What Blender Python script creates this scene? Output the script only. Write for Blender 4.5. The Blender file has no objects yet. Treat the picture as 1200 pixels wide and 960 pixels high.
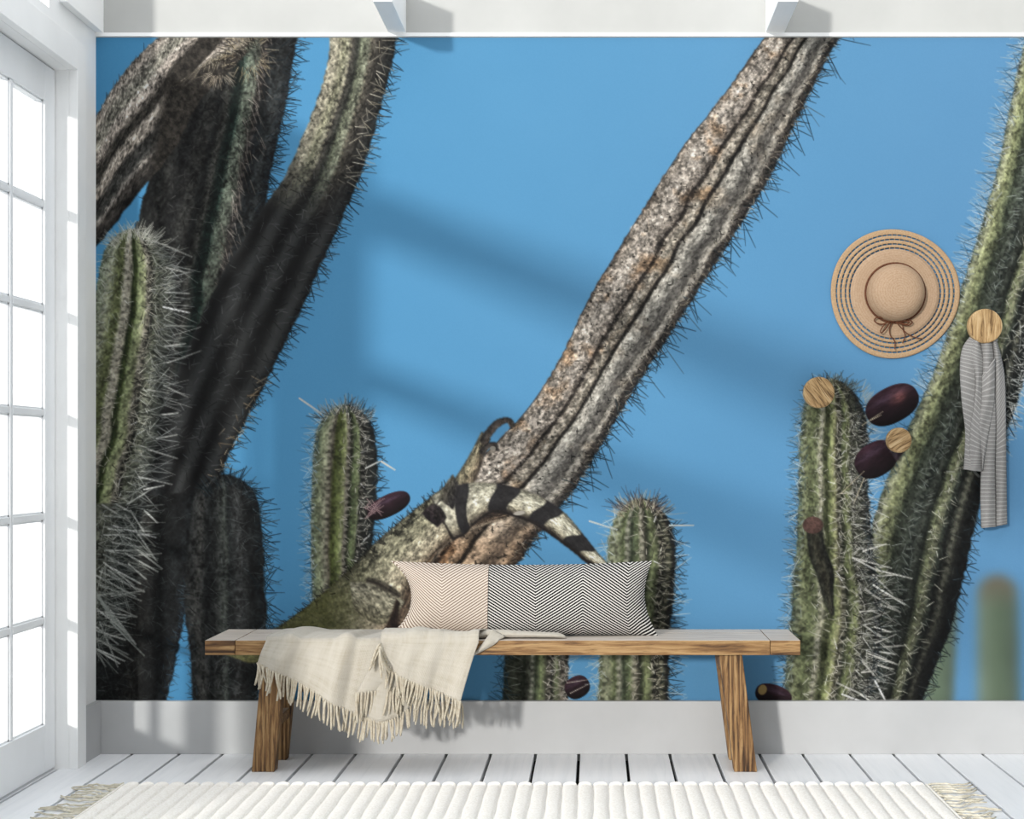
import bpy, math, random
import numpy as np
from mathutils import Vector, Matrix
random.seed(7)
SC = bpy.context.scene
COL = SC.collection

# ---------------------------------------------------------------- camera, light, exposure
F_PX, VX, VY, EYE = 1600.0, 697.0, 533.0, 1.08     # focal length and vanishing point in pixels of the 1200x960 frame, eye height in m
cam_d = bpy.data.cameras.new('camera'); cam_d.sensor_width = 36; cam_d.lens = 36 * F_PX / 1200
cam_d.shift_x = -(VX - 600) / 1200; cam_d.shift_y = (VY - 480) / 1200; cam_d.clip_start = .05
cam = bpy.data.objects.new('camera', cam_d); COL.objects.link(cam)
cam.location = (0, 0, EYE); cam.rotation_euler = (math.pi / 2, 0, 0); SC.camera = cam
SKY_H, SKY_Z = 1.0, 2.1
world = bpy.data.worlds.new('daylight'); SC.world = world; world.use_nodes = True
bg = world.node_tree.nodes['Background']; bg.inputs[0].default_value = (.97, .985, 1, 1); 
_n = world.node_tree.nodes; _l = world.node_tree.links            # bright overcast sky, brighter towards the zenith
_tc = _n.new('ShaderNodeTexCoord'); _sx = _n.new('ShaderNodeSeparateXYZ'); _mr = _n.new('ShaderNodeMapRange')
_mr.inputs['From Min'].default_value = 0; _mr.inputs['From Max'].default_value = 1; _mr.inputs['To Min'].default_value = SKY_H; _mr.inputs['To Max'].default_value = SKY_Z
_l.new(_tc.outputs['Generated'], _sx.inputs[0]); _l.new(_sx.outputs['Z'], _mr.inputs['Value']); _l.new(_mr.outputs[0], bg.inputs[1])
sun_d = bpy.data.lights.new('sun', 'SUN'); sun_d.energy = 2.7; sun_d.angle = math.radians(3.2); sun_d.color = (1, .97, .92)
sun = bpy.data.objects.new('sun', sun_d); COL.objects.link(sun)
sun.rotation_euler = Vector((.5, 1, -.2)).to_track_quat('-Z', 'Y').to_euler(); sun.location = (-4, -6, 4)
vs = SC.view_settings; vs.view_transform = 'Standard'; vs.look = 'None'; vs.exposure = 0.0; vs.gamma = 1.0; vs.use_curve_mapping = False

def P(px, py, y):
    """the point at depth y that lies on the sight line of a pixel"""
    return ((px - VX) * y / F_PX, y, EYE - (py - VY) * y / F_PX)
def lin(c):
    return tuple(((v / 255) / 12.92 if v / 255 <= .04045 else ((v / 255 + .055) / 1.055) ** 2.4) for v in c)

# ---------------------------------------------------------------- materials
class NT:
    def __init__(s, name, rough=.6, spec=.3):
        s.m = bpy.data.materials.new(name); s.m.use_nodes = True; s.t = s.m.node_tree; s.n = s.t.nodes
        s.b = s.n['Principled BSDF']; s.b.inputs['Roughness'].default_value = rough; s.b.inputs['Specular IOR Level'].default_value = spec
    def add(s, kind, **kw):
        n = s.n.new('ShaderNode' + kind)
        for k, v in kw.items():
            if k.startswith('i_'):
                key = k[2:]; n.inputs[int(key) if key.isdigit() else key].default_value = v
            else: setattr(n, k, v)
        return n
    def link(s, a, b): s.t.links.new(a, b)
    def coord(s, which='Object', scale=(1, 1, 1), rot=(0, 0, 0)):
        c = s.add('TexCoord'); m = s.add('Mapping'); m.inputs['Scale'].default_value = scale; m.inputs['Rotation'].default_value = rot
        s.link(c.outputs[which], m.inputs[0]); return m.outputs[0]
    def noise(s, vec, scale, detail=4, rough=.55, dist=0):
        n = s.add('TexNoise'); n.inputs['Scale'].default_value = scale; n.inputs['Detail'].default_value = detail; n.inputs['Roughness'].default_value = rough; n.inputs['Distortion'].default_value = dist
        s.link(vec, n.inputs['Vector']); return n.outputs['Fac']
    def ramp(s, fac, stops):
        r = s.add('ValToRGB'); e = r.color_ramp.elements
        while len(e) < len(stops): e.new(.5)
        for el, (p, c) in zip(e, stops): el.position = p; el.color = (*lin(c), 1)
        s.link(fac, r.inputs[0]); return r.outputs[0]
    def math(s, op, a, b=None, c=None):
        n = s.add('Math', operation=op)
        for i, v in enumerate((a, b, c)):
            if v is None: continue
            if isinstance(v, (int, float)): n.inputs[i].default_value = v
            else: s.link(v, n.inputs[i])
        return n.outputs[0]
    def mix(s, fac, a, b, mode='MIX'):
        n = s.add('MixRGB', blend_type=mode)
        for i, v in enumerate((fac, a, b)):
            if isinstance(v, (int, float)): n.inputs[i].default_value = v
            elif isinstance(v, tuple): n.inputs[i].default_value = (*lin(v), 1)
            else: s.link(v, n.inputs[i])
        return n.outputs[0]
    def base(s, c):
        if isinstance(c, tuple): s.b.inputs['Base Color'].default_value = (*lin(c), 1)
        else: s.link(c, s.b.inputs['Base Color'])
    def bump(s, h, strength=.3, dist=.002):
        n = s.add('Bump'); n.inputs['Strength'].default_value = strength; n.inputs['Distance'].default_value = dist
        s.link(h, n.inputs['Height']); s.link(n.outputs[0], s.b.inputs['Normal'])
M = {}
def painted(name, c, rough=.55, var=5, grain=(1, 1, 1)):
    t = NT(name, rough, .25); v = t.coord('Object', grain); n = t.noise(v, 3, 5)
    t.base(t.ramp(n, [(.3, tuple(x - var for x in c)), (.7, tuple(min(255, x + var) for x in c))])); t.bump(t.noise(v, 60, 3), .08, .001); M[name] = t.m
painted('plaster_grey', (168, 166, 162)); painted('wall_white', (206, 207, 205)); painted('trim_white', (240, 241, 241), .4); painted('upper_white', (176, 177, 175)); painted('door_white', (236, 238, 240), .4); painted('baseboard_white', (176, 177, 178), .45)
t = NT('floor_white', .38, .35); v = t.coord('Object', (9, .55, 1)); n1 = t.noise(v, 5, 6, .6, .6); v2 = t.coord('Object', (1, 1, 1)); n2 = t.noise(v2, 2.2, 3)
oi = t.add('ObjectInfo'); c = t.ramp(n1, [(.25, (222, 225, 229)), (.5, (236, 238, 241)), (.75, (243, 244, 246))])
c = t.mix(t.math('MULTIPLY', oi.outputs['Random'], .35), c, (224, 226, 230)); c = t.mix(t.math('MULTIPLY', n2, .25), c, (240, 240, 240)); t.base(c); t.bump(n1, .12, .001); M['floor_white'] = t.m
t = NT('gap_dark', .9, .1); t.base((22, 21, 20)); M['gap_dark'] = t.m
def wood(name, stops, scale=(1.2, 14, 14), rot=(0, 0, 0), knots=.5, top=None, coord='Object', wave=.14, cs=7):
    t = NT(name, .55, .3); v = t.coord(coord, scale, rot)
    sh = t.add('VectorMath', operation='ADD'); oi = t.add('ObjectInfo'); cb = t.add('CombineXYZ')
    t.link(t.math('MULTIPLY', oi.outputs['Random'], 9.0), cb.inputs[0]); t.link(t.math('MULTIPLY', oi.outputs['Random'], 5.0), cb.inputs[1]); t.link(v, sh.inputs[0]); t.link(cb.outputs[0], sh.inputs[1]); v = sh.outputs[0]
    n1 = t.noise(v, 2.2, 6, .62, .9); n2 = t.noise(v, cs, 4, .6, .6)
    w = t.add('TexWave', wave_type='BANDS', bands_direction='Y'); w.inputs['Scale'].default_value = .55; w.inputs['Distortion'].default_value = 7; w.inputs['Detail'].default_value = 3; w.inputs['Detail Scale'].default_value = .8; t.link(v, w.inputs[0])
    f = t.math('ADD', t.math('MULTIPLY', n1, 1.0 - wave), t.math('MULTIPLY', w.outputs['Fac'], wave)); c = t.ramp(f, stops)
    crack = t.ramp(n2, [(.33, (70, 48, 32)), (.41, (255, 255, 255))]); c = t.mix(knots, c, crack, 'MULTIPLY')
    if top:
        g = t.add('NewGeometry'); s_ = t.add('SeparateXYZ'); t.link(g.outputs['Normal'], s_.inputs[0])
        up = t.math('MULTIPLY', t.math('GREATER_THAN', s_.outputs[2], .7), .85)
        gr = t.ramp(n1, [(.3, top[0]), (.7, top[1])]); c = t.mix(up, c, gr)  # grey of grazing light on up-facing wood, painted into the base colour
    t.base(c); t.bump(n1, .25, .002); M[name] = t.m
OAK = [(.34, (48, 32, 20)), (.44, (98, 70, 42)), (.52, (128, 96, 60)), (.64, (158, 128, 88))]
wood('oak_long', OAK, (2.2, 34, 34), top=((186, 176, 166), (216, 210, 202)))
wood('oak_leg', OAK, (34, 34, 2.2), (0, 0, math.pi / 2), .7)
PALE = [(.34, (96, 72, 44)), (.44, (146, 118, 80)), (.52, (166, 138, 98)), (.64, (186, 162, 124))]
wood('peg_wood', PALE, (48, 48, 5), knots=.35); wood('peg_wood_cracked', PALE, (44, 44, 5), knots=.95, cs=3.2); wood('peg_wood_slanted', [(p, tuple(int(x * .93) for x in c_)) for p, c_ in PALE], (48, 48, 5), knots=.5)
# thin clear window glass
m = bpy.data.materials.new('glass'); m.use_nodes = True; nt = m.node_tree; nt.nodes.clear()
o = nt.nodes.new('ShaderNodeOutputMaterial'); mx = nt.nodes.new('ShaderNodeMixShader'); tr = nt.nodes.new('ShaderNodeBsdfTransparent'); gl = nt.nodes.new('ShaderNodeBsdfGlossy'); gl.inputs['Roughness'].default_value = .02
mx.inputs[0].default_value = .06; tr.inputs[0].default_value = (.98, .99, .99, 1)
nt.links.new(tr.outputs[0], mx.inputs[1]); nt.links.new(gl.outputs[0], mx.inputs[2]); nt.links.new(mx.outputs[0], o.inputs[0]); M['glass'] = m
t = NT('mural_print', .7, .12); a = t.add('Attribute', attribute_name='print'); t.base(a.outputs['Color']); t.bump(t.noise(t.coord('Object'), 900, 2), .05, .0005); M['mural_print'] = t.m
# woven throw
t = NT('throw_wool', .95, .1); t.b.inputs['Sheen Weight'].default_value = .3; v = t.coord('UV', (1, 1, 1))
wa = t.add('TexWave', wave_type='BANDS', bands_direction='X'); wa.inputs['Scale'].default_value = 90; wa.inputs['Distortion'].default_value = 1.2; t.link(v, wa.inputs[0])
wb = t.add('TexWave', wave_type='BANDS', bands_direction='Y'); wb.inputs['Scale'].default_value = 90; wb.inputs['Distortion'].default_value = 1.2; t.link(v, wb.inputs[0])
wv = t.math('MULTIPLY', wa.outputs['Fac'], wb.outputs['Fac']); n = t.noise(t.coord('UV', (60, 6, 1)), 1, 4); n2 = t.noise(t.coord('UV', (6, 60, 1)), 1, 4); slub = t.math('MULTIPLY', t.math('ADD', n, n2), .5)
c = t.ramp(slub, [(.32, (168, 160, 145)), (.5, (182, 176, 164)), (.7, (188, 183, 173))]); c = t.mix(t.math('MULTIPLY', wv, .12), c, (161, 152, 134)); t.base(c); t.bump(t.math('ADD', wv, slub), .6, .002); M['throw_wool'] = t.m
t = NT('fringe_wool', .95, .1); t.base(t.ramp(t.noise(t.coord('Object'), 90, 3), [(.3, (161, 150, 131)), (.7, (184, 178, 163))])); M['fringe_wool'] = t.m
# herringbone pillow, pattern in metres through the UV map
def herring(name, ca, cb, width, duty):
    t = NT(name, .9, .1); uv = t.add('TexCoord'); s_ = t.add('SeparateXYZ'); t.link(uv.outputs['UV'], s_.inputs[0])
    zig = t.math('PINGPONG', s_.outputs[0], width); h = t.math('ADD', s_.outputs[1], t.math('MULTIPLY', zig, .62))
    h = t.math('ADD', h, t.math('MULTIPLY', t.noise(t.coord('UV'), 60, 2), .0016))
    st = t.math('FRACT', t.math('DIVIDE', h, .0101)); f = t.math('GREATER_THAN', st, duty)
    step = t.math('GREATER_THAN', t.math('FRACT', t.math('DIVIDE', s_.outputs[0], .0075)), .22)
    n = t.noise(t.coord('UV'), 14, 3); b = t.mix(n, cb, tuple(min(255, int(x * 1.06)) for x in cb))
    c = t.mix(f, ca, b); c = t.mix(t.math('MULTIPLY', t.math('SUBTRACT', 1.0, step), .08), c, cb); t.base(c); t.bump(f, .4, .002); M[name] = t.m
herring('pillow_beige', (114, 95, 82), (194, 184, 173), .167, .42); herring('pillow_black', (14, 13, 13), (198, 196, 192), .163, .60)
# rug wool
t = NT('rug_wool', .97, .08); v = t.coord('Object'); n = t.noise(v, 160, 4, .7); n2 = t.noise(v, 5, 3)
t.base(t.mix(t.math('MULTIPLY', n2, .4), t.ramp(n, [(.32, (228, 222, 212)), (.6, (252, 249, 244))]), (245, 241, 234))); t.bump(n, .6, .005); M['rug_wool'] = t.m
t = NT('rug_fringe', .95, .1); t.base(t.ramp(t.noise(t.coord('Object'), 50, 3), [(.3, (178, 170, 150)), (.7, (224, 219, 204))])); M['rug_fringe'] = t.m
# straw
t = NT('straw', .8, .2); v = t.coord('Object'); s_ = t.add('SeparateXYZ'); t.link(v, s_.inputs[0]); r = t.math('SQRT', t.math('ADD', t.math('MULTIPLY', s_.outputs[0], s_.outputs[0]), t.math('MULTIPLY', s_.outputs[2], s_.outputs[2])))
rg = t.math('FRACT', t.math('DIVIDE', r, .0085)); n = t.noise(v, 170, 3, .7); c = t.ramp(n, [(.3, (150, 125, 100)), (.7, (168, 145, 122))]); c = t.mix(t.math('MULTIPLY', t.math('LESS_THAN', rg, .2), .3), c, (131, 101, 75)); t.base(c); t.bump(t.math('ADD', n, rg), .3, .001); M['straw'] = t.m
t = NT('straw_ring', .8, .2); n = t.noise(t.coord('Object'), 190, 3, .7); t.base(t.ramp(n, [(.3, (145, 117, 87)), (.7, (172, 147, 117))])); M['straw_ring'] = t.m
t = NT('brown_cord', .7, .2); t.base(t.ramp(t.noise(t.coord('Object'), 200, 2), [(.3, (72, 42, 28)), (.7, (104, 64, 44))])); M['brown_cord'] = t.m
t = NT('scarf_grey', .9, .1); v = t.add('TexCoord'); s_ = t.add('SeparateXYZ'); t.link(v.outputs['UV'], s_.inputs[0]); fr = t.math('FRACT', t.math('DIVIDE', s_.outputs[1], .0136)); f = t.math('LESS_THAN', fr, .26)
n = t.noise(t.coord('UV'), 240, 3); t.base(t.mix(t.math('MULTIPLY', f, .45), t.ramp(n, [(.3, (113, 112, 111)), (.7, (131, 130, 129))]), (175, 174, 172))); t.bump(n, .3, .001); M['scarf_grey'] = t.m

# ---------------------------------------------------------------- mesh helpers
class MB:
    def __init__(s): s.v = []; s.f = []; s.uv = None
    def box(s, x0, x1, y0, y1, z0, z1):
        b = len(s.v); s.v += [(x, y, z) for z in (z0, z1) for y in (y0, y1) for x in (x0, x1)]
        s.f += [tuple(b + i for i in q) for q in ((0, 2, 3, 1), (4, 5, 7, 6), (0, 1, 5, 4), (2, 6, 7, 3), (0, 4, 6, 2), (1, 3, 7, 5))]; return s
    def prism(s, lo, hi):
        b = len(s.v); n = len(lo); s.v += list(lo) + list(hi); s.f += [tuple(b + i for i in range(n))[::-1], tuple(b + n + i for i in range(n))]
        s.f += [(b + i, b + (i + 1) % n, b + n + (i + 1) % n, b + n + i) for i in range(n)]; return s
    def tube(s, pts, r, n=6, caps=True):
        pts = [Vector(p) for p in pts]; rr = r if isinstance(r, (list, tuple)) else [r] * len(pts); b = len(s.v); prev = None
        for i, p in enumerate(pts):
            d = (pts[min(i + 1, len(pts) - 1)] - pts[max(i - 1, 0)]).normalized()
            if prev is None: prev = d.orthogonal().normalized()
            prev = (prev - d * prev.dot(d)).normalized(); q = d.cross(prev)
            for k in range(n):
                a = 2 * math.pi * k / n; s.v.append(tuple(p + (prev * math.cos(a) + q * math.sin(a)) * rr[i]))
        for i in range(len(pts) - 1):
            for k in range(n): s.f.append((b + i * n + k, b + i * n + (k + 1) % n, b + (i + 1) * n + (k + 1) % n, b + (i + 1) * n + k))
        if caps: s.f.append(tuple(b + k for k in range(n))[::-1]); s.f.append(tuple(b + (len(pts) - 1) * n + k for k in range(n)))
        return s
    def lathe(s, prof, n=48, wob=None):
        """profile of (radius, y); turned around the Y axis"""
        b = len(s.v); m = len(prof)
        for k in range(n):
            a = 2 * math.pi * k / n
            for r, y in prof:
                w = wob(a, r) if wob else (0, 0); s.v.append(((r + w[0]) * math.cos(a), y + w[1], (r + w[0]) * math.sin(a)))
        for k in range(n):
            for i in range(m - 1): s.f.append((b + k * m + i, b + k * m + i + 1, b + ((k + 1) % n) * m + i + 1, b + ((k + 1) % n) * m + i))
        return s
    def grid(s, fn, nu, nv, uvfn=None):
        b = len(s.v)
        if uvfn and s.uv is None: s.uv = []
        for j in range(nv + 1):
            for i in range(nu + 1):
                s.v.append(tuple(fn(i / nu, j / nv)))
                if uvfn: s.uv.append(uvfn(i / nu, j / nv))
        for j in range(nv):
            for i in range(nu): q = b + j * (nu + 1) + i; s.f.append((q, q + 1, q + nu + 2, q + nu + 1))
        return s
    def mesh(s, name, smooth=False):
        me = bpy.data.meshes.new(name); me.from_pydata([tuple(map(float, v)) for v in s.v], [], s.f)
        if s.uv:
            ul = me.uv_layers.new(name='UVMap'); li = np.empty(len(me.loops), np.int32); me.loops.foreach_get('vertex_index', li)
            ul.data.foreach_set('uv', np.asarray(s.uv, np.float32)[li].ravel())
        if smooth: me.polygons.foreach_set('use_smooth', [True] * len(me.polygons))
        me.update(); return me
    def build(s, name, mat, parent=None, smooth=False, bevel=0, solid=0, loc=None, sub=0):
        return obj(name, s.mesh(name, smooth), mat, parent, bevel, solid, loc, sub)
def obj(name, me, mat, parent=None, bevel=0, solid=0, loc=None, sub=0):
    if mat and not me.materials: me.materials.append(M[mat])
    o = bpy.data.objects.new(name, me); COL.objects.link(o)
    if parent:
        o.parent = parent
    if loc is not None: o.location = loc
    if sub: m = o.modifiers.new('smooth', 'SUBSURF'); m.levels = sub; m.render_levels = sub
    if solid: m = o.modifiers.new('thickness', 'SOLIDIFY'); m.thickness = solid; m.offset = 0
    if bevel: m = o.modifiers.new('edge', 'BEVEL'); m.width = bevel; m.segments = 2; m.limit_method = 'ANGLE'
    return o
def thing(name, label, cat, group=None, loc=(0, 0, 0)):
    o = bpy.data.objects.new(name, None); COL.objects.link(o); o.location = loc; o.empty_display_size = .05; o['label'] = label; o['category'] = cat
    if group: o['group'] = group
    return o
def struct(o, label, cat): o['kind'] = 'structure'; o['label'] = label; o['category'] = cat; return o
# ---------------------------------------------------------------- the printed picture of the wall mural
# The mural is a flat print: its picture is computed here as an array of print colours.
MX0, MX1, MY0, MY1 = 110, 1300, 44, 824
def paint_mural():
    W, H = MX1 - MX0, MY1 - MY0
    rng = np.random.default_rng(11)
    yy, xx = np.mgrid[0:H, 0:W].astype(np.float32)
    X, Y = xx + MX0, yy + MY0
    tab = rng.random((256, 256)).astype(np.float32)
    def vn(u, v, s=0):
        u = u + 37.3 * s; v = v + 91.7 * s
        i = np.floor(u).astype(int); j = np.floor(v).astype(int)
        a = u - i; b = v - j; a = a * a * (3 - 2 * a); b = b * b * (3 - 2 * b)
        g = lambda p, q: tab[p & 255, q & 255]
        return (g(i, j) * (1 - a) + g(i + 1, j) * a) * (1 - b) + (g(i, j + 1) * (1 - a) + g(i + 1, j + 1) * a) * b
    def fbm(u, v, s=0):
        return .5 * vn(u, v, s) + .3 * vn(u * 2.1, v * 2.1, s + 1) + .2 * vn(u * 4.3, v * 4.3, s + 2)
    def blur(a, r, n=2):
        r = int(r)
        for _ in range(n):
            for ax in (0, 1):
                p = [(0, 0)] * a.ndim; p[ax] = (r + 1, r)
                c = np.cumsum(np.pad(a, p, mode='edge'), axis=ax, dtype=np.float64)
                m = a.shape[ax]
                hi = np.take(c, np.arange(2 * r + 1, 2 * r + 1 + m), axis=ax)
                lo = np.take(c, np.arange(0, m), axis=ax)
                a = ((hi - lo) / (2 * r + 1)).astype(np.float32)
        return a
    C = np.zeros((H, W, 3), np.float32)
    # sky
    k = np.clip((X - 110) / 1090, 0, 1)[..., None]; q = np.clip((Y - 44) / 780, 0, 1)[..., None]
    C[:] = np.array([86, 164, 216]) * (1 - k) + np.array([106, 165, 213]) * k
    C += np.array([6, 5, 2]) * np.sin(k * 3.1) * (1 - q) + np.array([2, -1, -3]) * q
    C += (fbm(X / 160, Y / 160, 5)[..., None] - .5) * np.array([6, 5, 4])
    C += (rng.random((H, W, 1)) - .5) * 3

    def over(mask, col):
        C[:] = C * (1 - mask[..., None]) + col * mask[..., None]
    def lines(x0, y0, x1, y1, col, al=1.0, wid=1.0):
        x0, y0, x1, y1 = [np.asarray(a, np.float32) - o for a, o in ((x0, MX0), (y0, MY0), (x1, MX0), (y1, MY0))]
        if len(x0) == 0: return
        L = np.hypot(x1 - x0, y1 - y0).max(); n = int(L * 1.6) + 2
        t = np.linspace(0, 1, n, dtype=np.float32)[None]
        px = x0[:, None] * (1 - t) + x1[:, None] * t; py = y0[:, None] * (1 - t) + y1[:, None] * t
        w = np.broadcast_to(np.asarray(al, np.float32).reshape(-1, 1) * np.clip(1.35 - .75 * t, 0, 1), px.shape)
        bx0 = max(int(px.min()) - 1, 0); bx1 = min(int(px.max()) + 4, W); by0 = max(int(py.min()) - 1, 0); by1 = min(int(py.max()) + 4, H)
        if bx1 <= bx0 or by1 <= by0: return
        bw, bh = bx1 - bx0, by1 - by0
        A = np.zeros(bh * bw, np.float32); S = np.zeros((bh * bw, 3)); N = np.full(bh * bw, 1e-6)
        lid = np.broadcast_to(np.arange(len(x0))[:, None], px.shape)
        col = np.broadcast_to(np.asarray(col, np.float32), (len(x0), 3))
        offs = [(0, 0)] if wid <= 1 else [(0, 0), (.7, 0), (0, .7)]
        for ox, oy in offs:
            qx = px + ox; qy = py + oy
            ix = np.floor(qx).astype(int); iy = np.floor(qy).astype(int); fx = qx - ix; fy = qy - iy
            for dx in (0, 1):
                for dy in (0, 1):
                    ww = w * np.where(dx, fx, 1 - fx) * np.where(dy, fy, 1 - fy) * 1.35
                    jx = ix + dx; jy = iy + dy
                    ok = (jx >= bx0) & (jx < bx1) & (jy >= by0) & (jy < by1) & (ww > .02)
                    idx = ((jy - by0) * bw + jx - bx0)[ok]; wv = ww[ok]; li = lid[ok]
                    np.maximum.at(A, idx, wv)
                    for c in range(3): S[:, c] += np.bincount(idx, col[li, c] * wv, bh * bw)
                    N += np.bincount(idx, wv, bh * bw)
        A = np.clip(A, 0, 1).reshape(bh, bw, 1)
        sub = C[by0:by1, bx0:bx1]
        sub[:] = sub * (1 - A) + (S / N[:, None]).reshape(bh, bw, 3) * A
    def crm(P, n):
        P = np.asarray(P, np.float64); m = len(P)
        d = np.r_[0, np.cumsum(np.hypot(*(np.diff((P[:, :2] + P[:, 2:4]) / 2, axis=0).T)))]
        t = np.linspace(0, d[-1], n); out = np.zeros((n, P.shape[1]))
        T = np.zeros_like(P); T[1:-1] = (P[2:] - P[:-2]) / (d[2:] - d[:-2])[:, None]
        T[0] = (P[1] - P[0]) / (d[1] - d[0]); T[-1] = (P[-1] - P[-2]) / (d[-1] - d[-2])
        i = np.clip(np.searchsorted(d, t, 'right') - 1, 0, m - 2); h = (d[i + 1] - d[i]); s = ((t - d[i]) / h)[:, None]; h = h[:, None]
        out = (2*s**3-3*s**2+1)*P[i] + (s**3-2*s**2+s)*h*T[i] + (-2*s**3+3*s**2)*P[i+1] + (s**3-s**2)*h*T[i+1]
        return out, t
    def stem(edges, stops, crests=(), dome=0, ntex=.25, grain=.22, bump=0, soft=1, streak=(26, .35), seed=0, tint=None, areole=7, ablob=.5, sat=.68):
        """a printed ribbed stem: edges = (xa, ya, xb, yb) pairs along it; stops = colours across it from a to b"""
        d0 = np.hypot(*(np.diff(np.asarray(edges, float)[:, :2] + np.asarray(edges, float)[:, 2:4], axis=0).T / 2)).sum()
        n = int(d0 * 2.2) + 4
        E, u = crm(edges, n)
        a = E[:, :2]; b = E[:, 2:4]; c = (a + b) / 2; hv = (b - a) / 2
        if dome:
            s = np.clip(u / dome, 0, 1); hv = hv * np.sqrt(np.clip(1 - (1 - s) ** 2, 0.002, 1))[:, None]
        Wd = np.hypot(hv[:, 0], hv[:, 1]).max() * 2
        m = int(Wd * 2.4) + 4
        v = np.linspace(-1, 1, m)
        ex = 1 + bump * (vn(u[:, None] / 5.0, np.sign(v)[None] * 7 + 20 + seed, seed) - .5)
        px = c[:, 0:1] + hv[:, 0:1] * v[None] * ex; py = c[:, 1:2] + hv[:, 1:2] * v[None] * ex
        ix = np.round(px - MX0).astype(int); iy = np.round(py - MY0).astype(int)
        ok = (ix >= 0) & (ix < W) & (iy >= 0) & (iy < H)
        U, V = np.broadcast_arrays(u[:, None], v[None])
        sv = np.array([s_[0] for s_ in stops]); sc = np.array([s_[1] for s_ in stops], float)
        wob = V + (vn(U / 30, V * 0 + seed, seed + 3) - .5) * .10
        col = np.stack([np.interp(wob, sv, sc[:, i]) for i in range(3)], -1)
        lum = col.mean(-1, keepdims=True); col = (lum + (col - lum) * sat) * 1.09
        tex = fbm(U / streak[0], V / streak[1] * 2.0, seed) - .5
        fine = vn(U / 2.3, V * Wd / 4.6, seed + 7) - .5
        fine2 = vn(U / 5.5, V * Wd / 9, seed + 8) - .5
        col = col * (1 + ntex * 2 * tex + grain * (1.6 * fine + 1.6 * fine2))[..., None]
        for cv, cc in crests:
            ph = np.abs(((U + 13 * cv) / areole) % 1 - .5) * 2
            bl = np.clip(1 - ((V - cv) * Wd / 2 / (areole * .42)) ** 2 - ((ph - 0) * 1.5) ** 2, 0, 1) * ablob
            col = col * (1 - bl[..., None]) + np.array(cc, float) * bl[..., None]
            sh = np.clip(1 - ((V - cv) * Wd / 2 / (areole * .38)) ** 2 - ((ph - .9) * 1.7) ** 2, 0, 1) * ablob * .6
            col = col * (1 - sh[..., None] * .6)
        if tint is not None: col = tint(col, px, py, U, V)
        if not ok.any(): return c, hv, u
        pad = 4 * soft + 3
        bx0 = max(ix[ok].min() - pad, 0); bx1 = min(ix[ok].max() + pad, W); by0 = max(iy[ok].min() - pad, 0); by1 = min(iy[ok].max() + pad, H)
        M = np.zeros((by1 - by0, bx1 - bx0), np.float32); P = np.zeros(M.shape + (3,), np.float32)
        ok &= (ix < bx1) & (iy < by1)
        M[iy[ok] - by0, ix[ok] - bx0] = 1; P[iy[ok] - by0, ix[ok] - bx0] = np.clip(col, 4, 255)[ok]
        full = C
        def over(mask, col_):
            sub = full[by0:by1, bx0:bx1]; sub[:] = sub * (1 - mask[..., None]) + col_ * mask[..., None]
        if soft:
            A = blur(M, soft, 1 if soft == 1 else 2); Pw = blur(P * M[..., None], soft, 1) / np.maximum(blur(M, soft, 1), 1e-4)[..., None]
            Pc = np.where((M > 0)[..., None], P, Pw) if soft == 1 else blur(P * M[..., None], soft, 2) / np.maximum(A, 1e-4)[..., None]
            over(np.where(M > 0, np.maximum(A, .55 if soft == 1 else 0), A * (.8 if soft == 1 else 1)), Pc)
        else: over(M, P)
        return c, hv, u
    def spines(S, v, sp, n, ln, col, spread=.9, out=1.0, al=.9, u0=0, u1=1e9, wid=1, jit=.1, updir=(0, 0), cj=30):
        c, hv, u = S
        us = np.arange(max(u0, 1), min(u1, u[-1] - 1), sp)
        if len(us) == 0: return
        us = np.repeat(us, n) + rng.normal(0, sp * .3, len(us) * n)
        i = np.clip(np.searchsorted(u, us), 1, len(u) - 2)
        vv = v + rng.normal(0, jit, len(i)); vv = np.clip(vv, -1, 1)
        p = c[i] + hv[i] * vv[:, None]
        nn = hv[i] / np.maximum(np.hypot(hv[i, 0], hv[i, 1])[:, None], 1e-3)
        tg = c[np.minimum(i + 3, len(u) - 1)] - c[i - 1]; tg /= np.maximum(np.hypot(tg[:, 0], tg[:, 1])[:, None], 1e-3)
        ang = rng.normal(0, spread, len(i)); sgn = np.where(np.abs(v) < .25, rng.choice([-1, 1], len(i)), np.sign(v))
        d = nn * (np.cos(ang) * sgn * out)[:, None] + tg * np.sin(ang)[:, None] + np.array(updir)
        L = ln * rng.uniform(.45, 1.25, len(i))
        e = p + d * L[:, None]
        cc = np.clip(np.array(col, float) + rng.normal(0, cj, (len(i), 1)), 5, 255)
        lines(p[:, 0], p[:, 1], e[:, 0], e[:, 1], cc, al=al * rng.uniform(.55, 1, len(i)), wid=wid)
    def crown(cx, cy, rx, ry, n, ln, col, al=.9, a0=200, a1=340, wid=1):
        a = np.radians(rng.uniform(a0, a1, n)); r = rng.uniform(.6, 1, n)
        x0 = cx + rx * r * np.cos(a); y0 = cy + ry * r * np.sin(a); a2 = a + rng.normal(0, .35, n); L = ln * rng.uniform(.5, 1.2, n)
        lines(x0, y0, x0 + L * np.cos(a2), y0 + L * np.sin(a2), np.clip(np.array(col, float) + rng.normal(0, 28, (n, 1)), 5, 255), al=al * rng.uniform(.5, 1, n), wid=wid)
    def ellipse(cx, cy, a, b, rot, fn, pw=2.0):
        t = np.radians(rot); dx = X - cx; dy = Y - cy
        R_ = max(a, b) + 3
        p = (dx * np.cos(t) + dy * np.sin(t)) / a; r = (-dx * np.sin(t) + dy * np.cos(t)) / b
        f = np.abs(p) ** pw + np.abs(r) ** pw
        over(np.clip((1 - f) * min(a, b) * .5 + .5, 0, 1), fn(p, r))
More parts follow.
